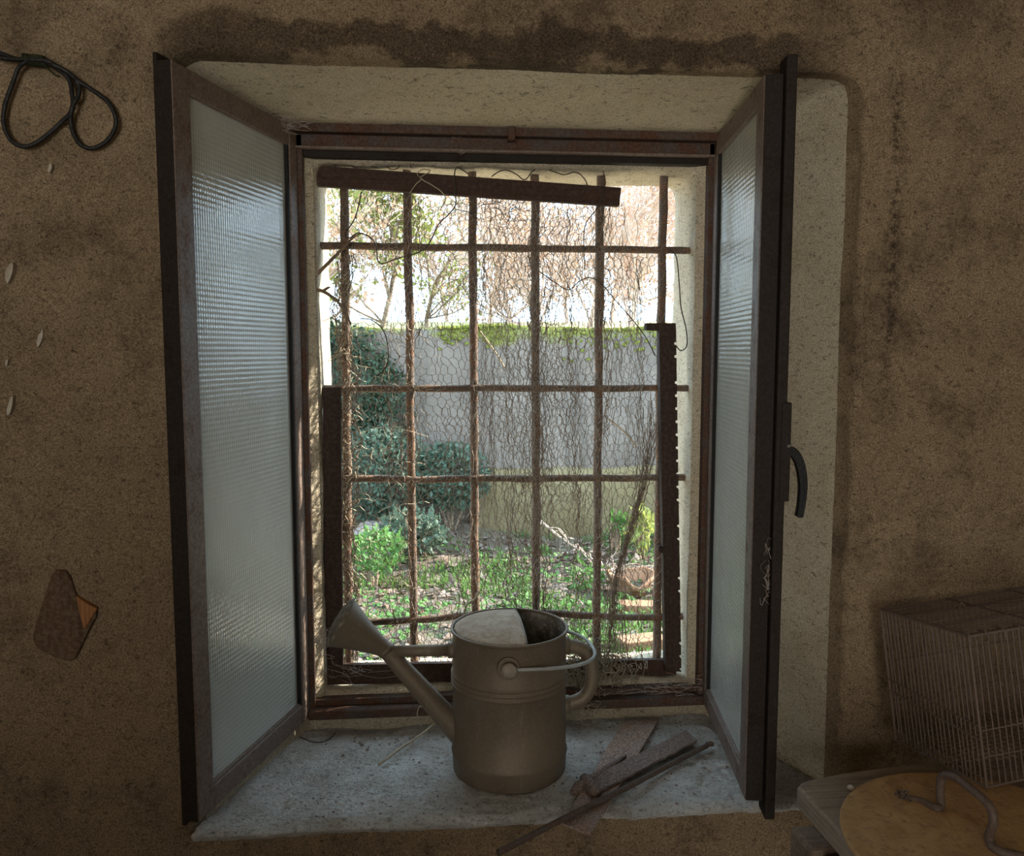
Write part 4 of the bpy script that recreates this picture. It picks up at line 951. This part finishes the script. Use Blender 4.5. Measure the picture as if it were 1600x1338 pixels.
p = onY(512, 610, YG - 0.05); blob_plant('ivy', 'dark green ivy climbing the left end of the garden wall', p, (0.55, 0.05, 0.55), 3600, 0.05, M['ivy'], hang=.6)
p = onY(606, 640, YG - 0.05); blob_plant('ivy', 'smaller ivy patch on the garden wall beside the large ivy', p, (0.20, 0.04, 0.38), 800, 0.045, M['ivy'], hang=.6)
p = onY(600, 742, YG - 0.30); blob_plant('leafy_shrub', 'blue-green shrub at the foot of the garden wall, on the left', p, (0.38, 0.2, 0.36), 2300, 0.05, M['bush'])
p = onY(705, 745, YG - 0.25); blob_plant('leafy_shrub', 'blue-green shrub at the foot of the garden wall, beyond the third bar', p, (0.30, 0.2, 0.26), 1700, 0.05, M['bush'])
p = onY(645, 830, 4.55); blob_plant('leafy_weed', 'round-leaved green plant beyond the second bar', p, (0.22, 0.2, 0.14), 500, 0.07, M['bush'])
p = onY(585, 860, 4.0); blob_plant('leafy_weed', 'bright green weed clump beside the leftmost bar', p, (0.22, 0.25, 0.12), 520, 0.055, M['weed'])
p = onY(1003, 825, 4.5); blob_plant('leafy_weed', 'yellow-green leafy shoot beyond the rightmost bar', p, (0.05, 0.08, 0.17), 60, 0.10, M['lime'])
p = onY(962, 815, 4.6); blob_plant('leafy_weed', 'small green leafy sprig beside the yellow-green shoot', p, (0.06, 0.06, 0.05), 26, 0.09, M['weed'])
p = onY(915, 905, 3.9); blob_plant('leafy_weed', 'low green weed beyond the fourth and fifth bars', p, (0.10, 0.10, 0.09), 70, 0.07, M['weed'])

def grass_patch(n, fx, mat, hmin, hmax, name, label):
    m = MB()
    for i in range(n):
        x, y = fx(); z = gz(x, y); h_ = random.uniform(hmin, hmax); a = random.uniform(0, 6.28); w_ = random.uniform(.004, .010)
        s_ = Vector((math.cos(a), math.sin(a), 0)); l_ = rv() * h_ * .5; l_.z = 0
        b_ = Vector((x, y, z - .01)); m.add([b_ - s_ * w_, b_ + s_ * w_, b_ + l_ * .4 + Vector((0, 0, h_ * .7)) + s_ * w_ * .6, b_ + l_ * .4 + Vector((0, 0, h_ * .7)) - s_ * w_ * .6, b_ + l_ + Vector((0, 0, h_))], [(0, 1, 2, 3), (3, 2, 4)])
    return tag(m.build(name, mat), label, 'grass', kind='stuff')
random.seed(61)
def gpos():
    while True:
        x, y = random.uniform(-2.2, 2.6), random.uniform(2.2, 5.1)
        if N3((x, y, 20), 1.1) + N3((x, y, 3), 4) * .5 > -0.02 + 0.16 * (y > 3.6): return x, y
grass_patch(12000, gpos, M['grass'], .025, .085, 'grass', 'short green grass growing in the garden')
m = MB()
for i in range(4200):
    x, y = random.uniform(-2.6, 3.0), random.uniform(2.3, 5.0); p = Vector((x, y, gz(x, y) + random.uniform(0.004, 0.03)))
    d = rv(); d.z *= .35; leaf(m, p, d, Vector((random.gauss(0, .4), random.gauss(0, .4), 1)), random.uniform(.04, .10), random.uniform(.03, .06))
tag(m.build('leaf_litter', M['litter']), 'dry leaf litter scattered over the garden ground', 'leaves', kind='stuff')
m = MB()
for i in range(5200):
    y = 2.3 + 2.4 * random.random() ** 1.6; x = random.gauss(-0.2, 0.9) if random.random() < .7 else random.uniform(-1.8, 2.4)
    if N3((x, y, 31), 1.6) < -0.12: continue
    d = rv(); d.z = abs(d.z) * .5; leaf(m, Vector((x, y, gz(x, y) + random.uniform(.01, .07))), d, Vector((random.gauss(0, .5), random.gauss(0, .5), 1)), random.uniform(.025, .055), random.uniform(.02, .04))
tag(m.build('ground_cover', M['weed']), 'low green clover-like ground cover in the garden', 'plants', kind='stuff')
# fallen branches, pot, stones
for k, (pa, pb, lab) in enumerate((((870, 868), (1030, 872), 'long bare branch lying on the ground at the foot of the wall'), ((900, 905), (1020, 878), 'bare branch slanting up towards the rightmost bars'), ((845, 815), (905, 860), 'straight pale stick leaning at the foot of the garden wall'), ((905, 895), (1015, 893), 'thin bare branch lying in front of the broken pot'))):
    y_ = 4.7 - .15 * k
    a, b = onY(*pa, y_), onY(*pb, y_ - .1); a.z = max(a.z, gz(a.x, a.y)); b.z = max(b.z, gz(b.x, b.y)); m = MB()
    P = wob([a.lerp(b, t / 14) for t in range(15)], .03, 4, k); m.tube(P, [.010 - .0004 * i for i in range(15)], 6)
    for q in range(6):
        s0 = random.choice(P); m.tube(wob([s0 + (b - a).normalized() * t * .05 + rv() * 0.0 + Vector((0, 0, .018 * t * random.uniform(-.3, 1))) for t in range(6)], .03, 8, q), .004, 4, False)
    tag(m.build('fallen_branch', M['bark'], smooth=True), lab, 'branch')
pc = onZ(985, 925, gz(1.05, 3.6) + .02); pc.z = gz(pc.x, pc.y)
pot = thing('broken_pot', pc, 'broken terracotta pot on the ground beyond the rightmost bars', 'pot')
m = MB(); n_ = 22; vsx = []
for i, (r_, h_) in enumerate(((.10, 0), (.125, .06), (.145, .12), (.155, .13), (.155, .15))):
    for j in range(n_): a = 2 * math.pi * j / n_; cut = (0.05 * (math.sin(a * 2 + 1) + .4 * math.sin(a * 5))) if i > 1 else 0; vsx.append(pc + Vector((r_ * math.cos(a), r_ * math.sin(a), max(.01, h_ + min(0, cut)))))
m.add(vsx, [(i * n_ + j, i * n_ + (j + 1) % n_, (i + 1) * n_ + (j + 1) % n_, (i + 1) * n_ + j) for i in range(4) for j in range(n_)])
o = m.build('pot_wall', M['terracotta'], pot, smooth=True); sm = o.modifiers.new('thick', 'SOLIDIFY'); sm.thickness = .014
m = MB(); m.lathe([(0, .05), (.11, .06), (.125, .05)], pc, n=20); m.build('pot_soil', M['soil'], pot, smooth=True)
def stone(px, z_off, r, mat, label, seed, name='garden_stone', cat='stone'):
    c_ = onY(*px, z_off); c_.z = gz(c_.x, c_.y) + r[2] * .25; m = MB(); nu, nv = 14, 9
    for i in range(nv + 1):
        for j in range(nu):
            th, ph = math.pi * i / nv, 2 * math.pi * j / nu; d = Vector((math.sin(th) * math.cos(ph), math.sin(th) * math.sin(ph), math.cos(th)))
            k = 1 + .35 * N3(d * 1.3 + Vector((seed, 0, 0))); m.v.append((c_.x + d.x * r[0] * k, c_.y + d.y * r[1] * k, c_.z + d.z * r[2] * k))
    for i in range(nv):
        for j in range(nu): m.f.append((i * nu + j, (i + 1) * nu + j, (i + 1) * nu + (j + 1) % nu, i * nu + (j + 1) % nu)); m.m.append(0)
    return tag(m.build(name, mat), label, cat)
stone((585, 800), 4.85, (.17, .14, .11), M['stone'], 'pinkish stone at the foot of the wall beyond the leftmost bar', 2)
stone((612, 818), 4.62, (.14, .1, .07), M['stone'], 'flat pale stone in front of the pinkish stone', 5)
def brick(px, rz, label):
    c_ = onZ(*px, 0.05); c_.z = gz(c_.x, c_.y); m = MB(); ca, sa = math.cos(rz), math.sin(rz); ax_, ay_ = Vector((ca, sa, 0)), Vector((-sa, ca, 0))
    m.obox(c_ - ax_ * .12 - ay_ * .06, ax_ * .24, ay_ * .12, Vector((0, 0, .07))); tag(m.build('loose_brick', M['terracotta'], bevel=.006), label, 'brick')
brick((1003, 1005), .2, 'orange brick on the ground beyond the rightmost bar, low down'); brick((1000, 950), -.15, 'orange brick lying just before the broken pot')
# meadow slope behind the wall
m = MB(); nx, ny = 40, 24
for j in range(ny + 1):
    for i in range(nx + 1):
        x = -30 + 60 * i / nx; y = 5.6 + 40 * (j / ny) ** 1.4; t = (y - 5.6); m.v.append((x, y, 1.45 + min(t, 14) * 0.060 + N3((x, y, 0), .12) * .25 * min(1, t / 6)))
for j in range(ny):
    for i in range(nx): a = j * (nx + 1) + i; m.f.append((a, a + 1, a + nx + 2, a + nx + 1)); m.m.append(0)
o = m.build('hillside', M['meadow'], smooth=True); o['kind'] = 'structure'
def hill(y): return 1.45 + min(y - 5.6, 14) * 0.060

def tree(x, y, h, spread, nb, lab, bark, leafmat=None, nleaf=0, leafsize=.09, seed=0, lean=0.0, twr=0.006, name='bare_tree'):
    random.seed(seed); z0 = hill(y) - .05
    root = thing(name, (x, y, z0), lab, 'tree', 'trees beyond the garden wall')
    m = MB(); tips = []
    def grow(p, d, L, r, lev):
        k = 6; pts = [p]; q = p.copy(); dd = d.copy()
        for i in range(k):
            dd = (dd + rv() * .22 + Vector((lean * .06, 0, .05))).normalized(); q = q + dd * L / k; pts.append(q.copy())
        m.tube(pts, [r * (1 - .6 * i / k) for i in range(k + 1)], 5 if lev < 2 else 3, False)
        tips.extend(pts[3:])
        if lev < 3:
            for c_ in range(nb if lev else nb + 9):
                t = random.randint(1, k); nd = (dd + rv() * spread + Vector((lean * .3, 0, 0))).normalized(); grow(pts[t], nd, L * random.uniform(.42, .66), max(twr * .6, r * .42), lev + 1)
    grow(Vector((x, y, z0)), Vector((lean * .4, 0, 1)), h * .55, 0.035, 0)
    m.build('branches', bark, root)
    if nleaf:
        m = MB()
        for i in range(nleaf): p = random.choice(tips) + rv() * .06; leaf(m, p, rv(), rv(), leafsize * random.uniform(.6, 1.3), leafsize * .6)
        m.build('leaves', leafmat, root)
    return root
def tx(px, y): return onY(px, 400, y).x
for px_, ty, h_, sp_, nb_, lab, bk, lf, nl, ls, sd, ln in (
        (500, 7.6, 2.7, .9, 8, 'reddish twiggy tree at the far left beyond the garden wall', 'bark', 'rustleaf', 900, .06, 1, 0),
        (590, 8.6, 3.2, .9, 6, 'tree with many yellow-green leaves beyond the second bar', 'barkdark', 'lime', 2600, .10, 2, 0),
        (665, 10.5, 3.4, .9, 6, 'thin pale-leaved tree beyond the second and third bars', 'barkdark', 'lime', 700, .08, 3, 0),
        (765, 10.0, 2.6, .8, 8, 'bare pinkish tree beyond the third bar', 'bark', 'rustleaf', 700, .05, 4, 0),
        (845, 7.9, 2.8, .8, 9, 'bare pinkish tree beyond the fourth bar', 'bark', 'rustleaf', 1200, .05, 5, 0),
        (915, 8.8, 3.2, .8, 9, 'rust-tinted bare tree beyond the fifth bar', 'bark', 'rustleaf', 1500, .05, 6, .3),
        (985, 7.6, 3.0, .8, 9, 'tan bare tree between the last two bars', 'bark', 'rustleaf', 1300, .05, 7, .5),
        (700, 13.0, 3.0, .9, 8, 'distant hazy bare tree between the second and third bars', 'bark', 'rustleaf', 600, .06, 11, 0),
        (800, 12.5, 2.8, .9, 9, 'distant bare tree between the third and fourth bars', 'bark', 'rustleaf', 700, .06, 12, .2),
        (885, 12.0, 3.2, .9, 9, 'distant bare tree between the fourth and fifth bars', 'bark', 'rustleaf', 900, .06, 13, .2),
        (950, 12.0, 3.4, .9, 9, 'distant bare tree just right of the fifth bar', 'bark', 'rustleaf', 900, .06, 14, .3),
        (1050, 8.4, 3.2, .8, 9, 'tan bare tree at the far right beyond the garden wall', 'bark', 'rustleaf', 1000, .05, 8, .4)):
    tree(tx(px_, ty), ty, h_, sp_, nb_, lab, M[bk], M[lf], nl, ls, sd, ln)
for o in bpy.data.objects:
    if '_o' in o: del o['_o']
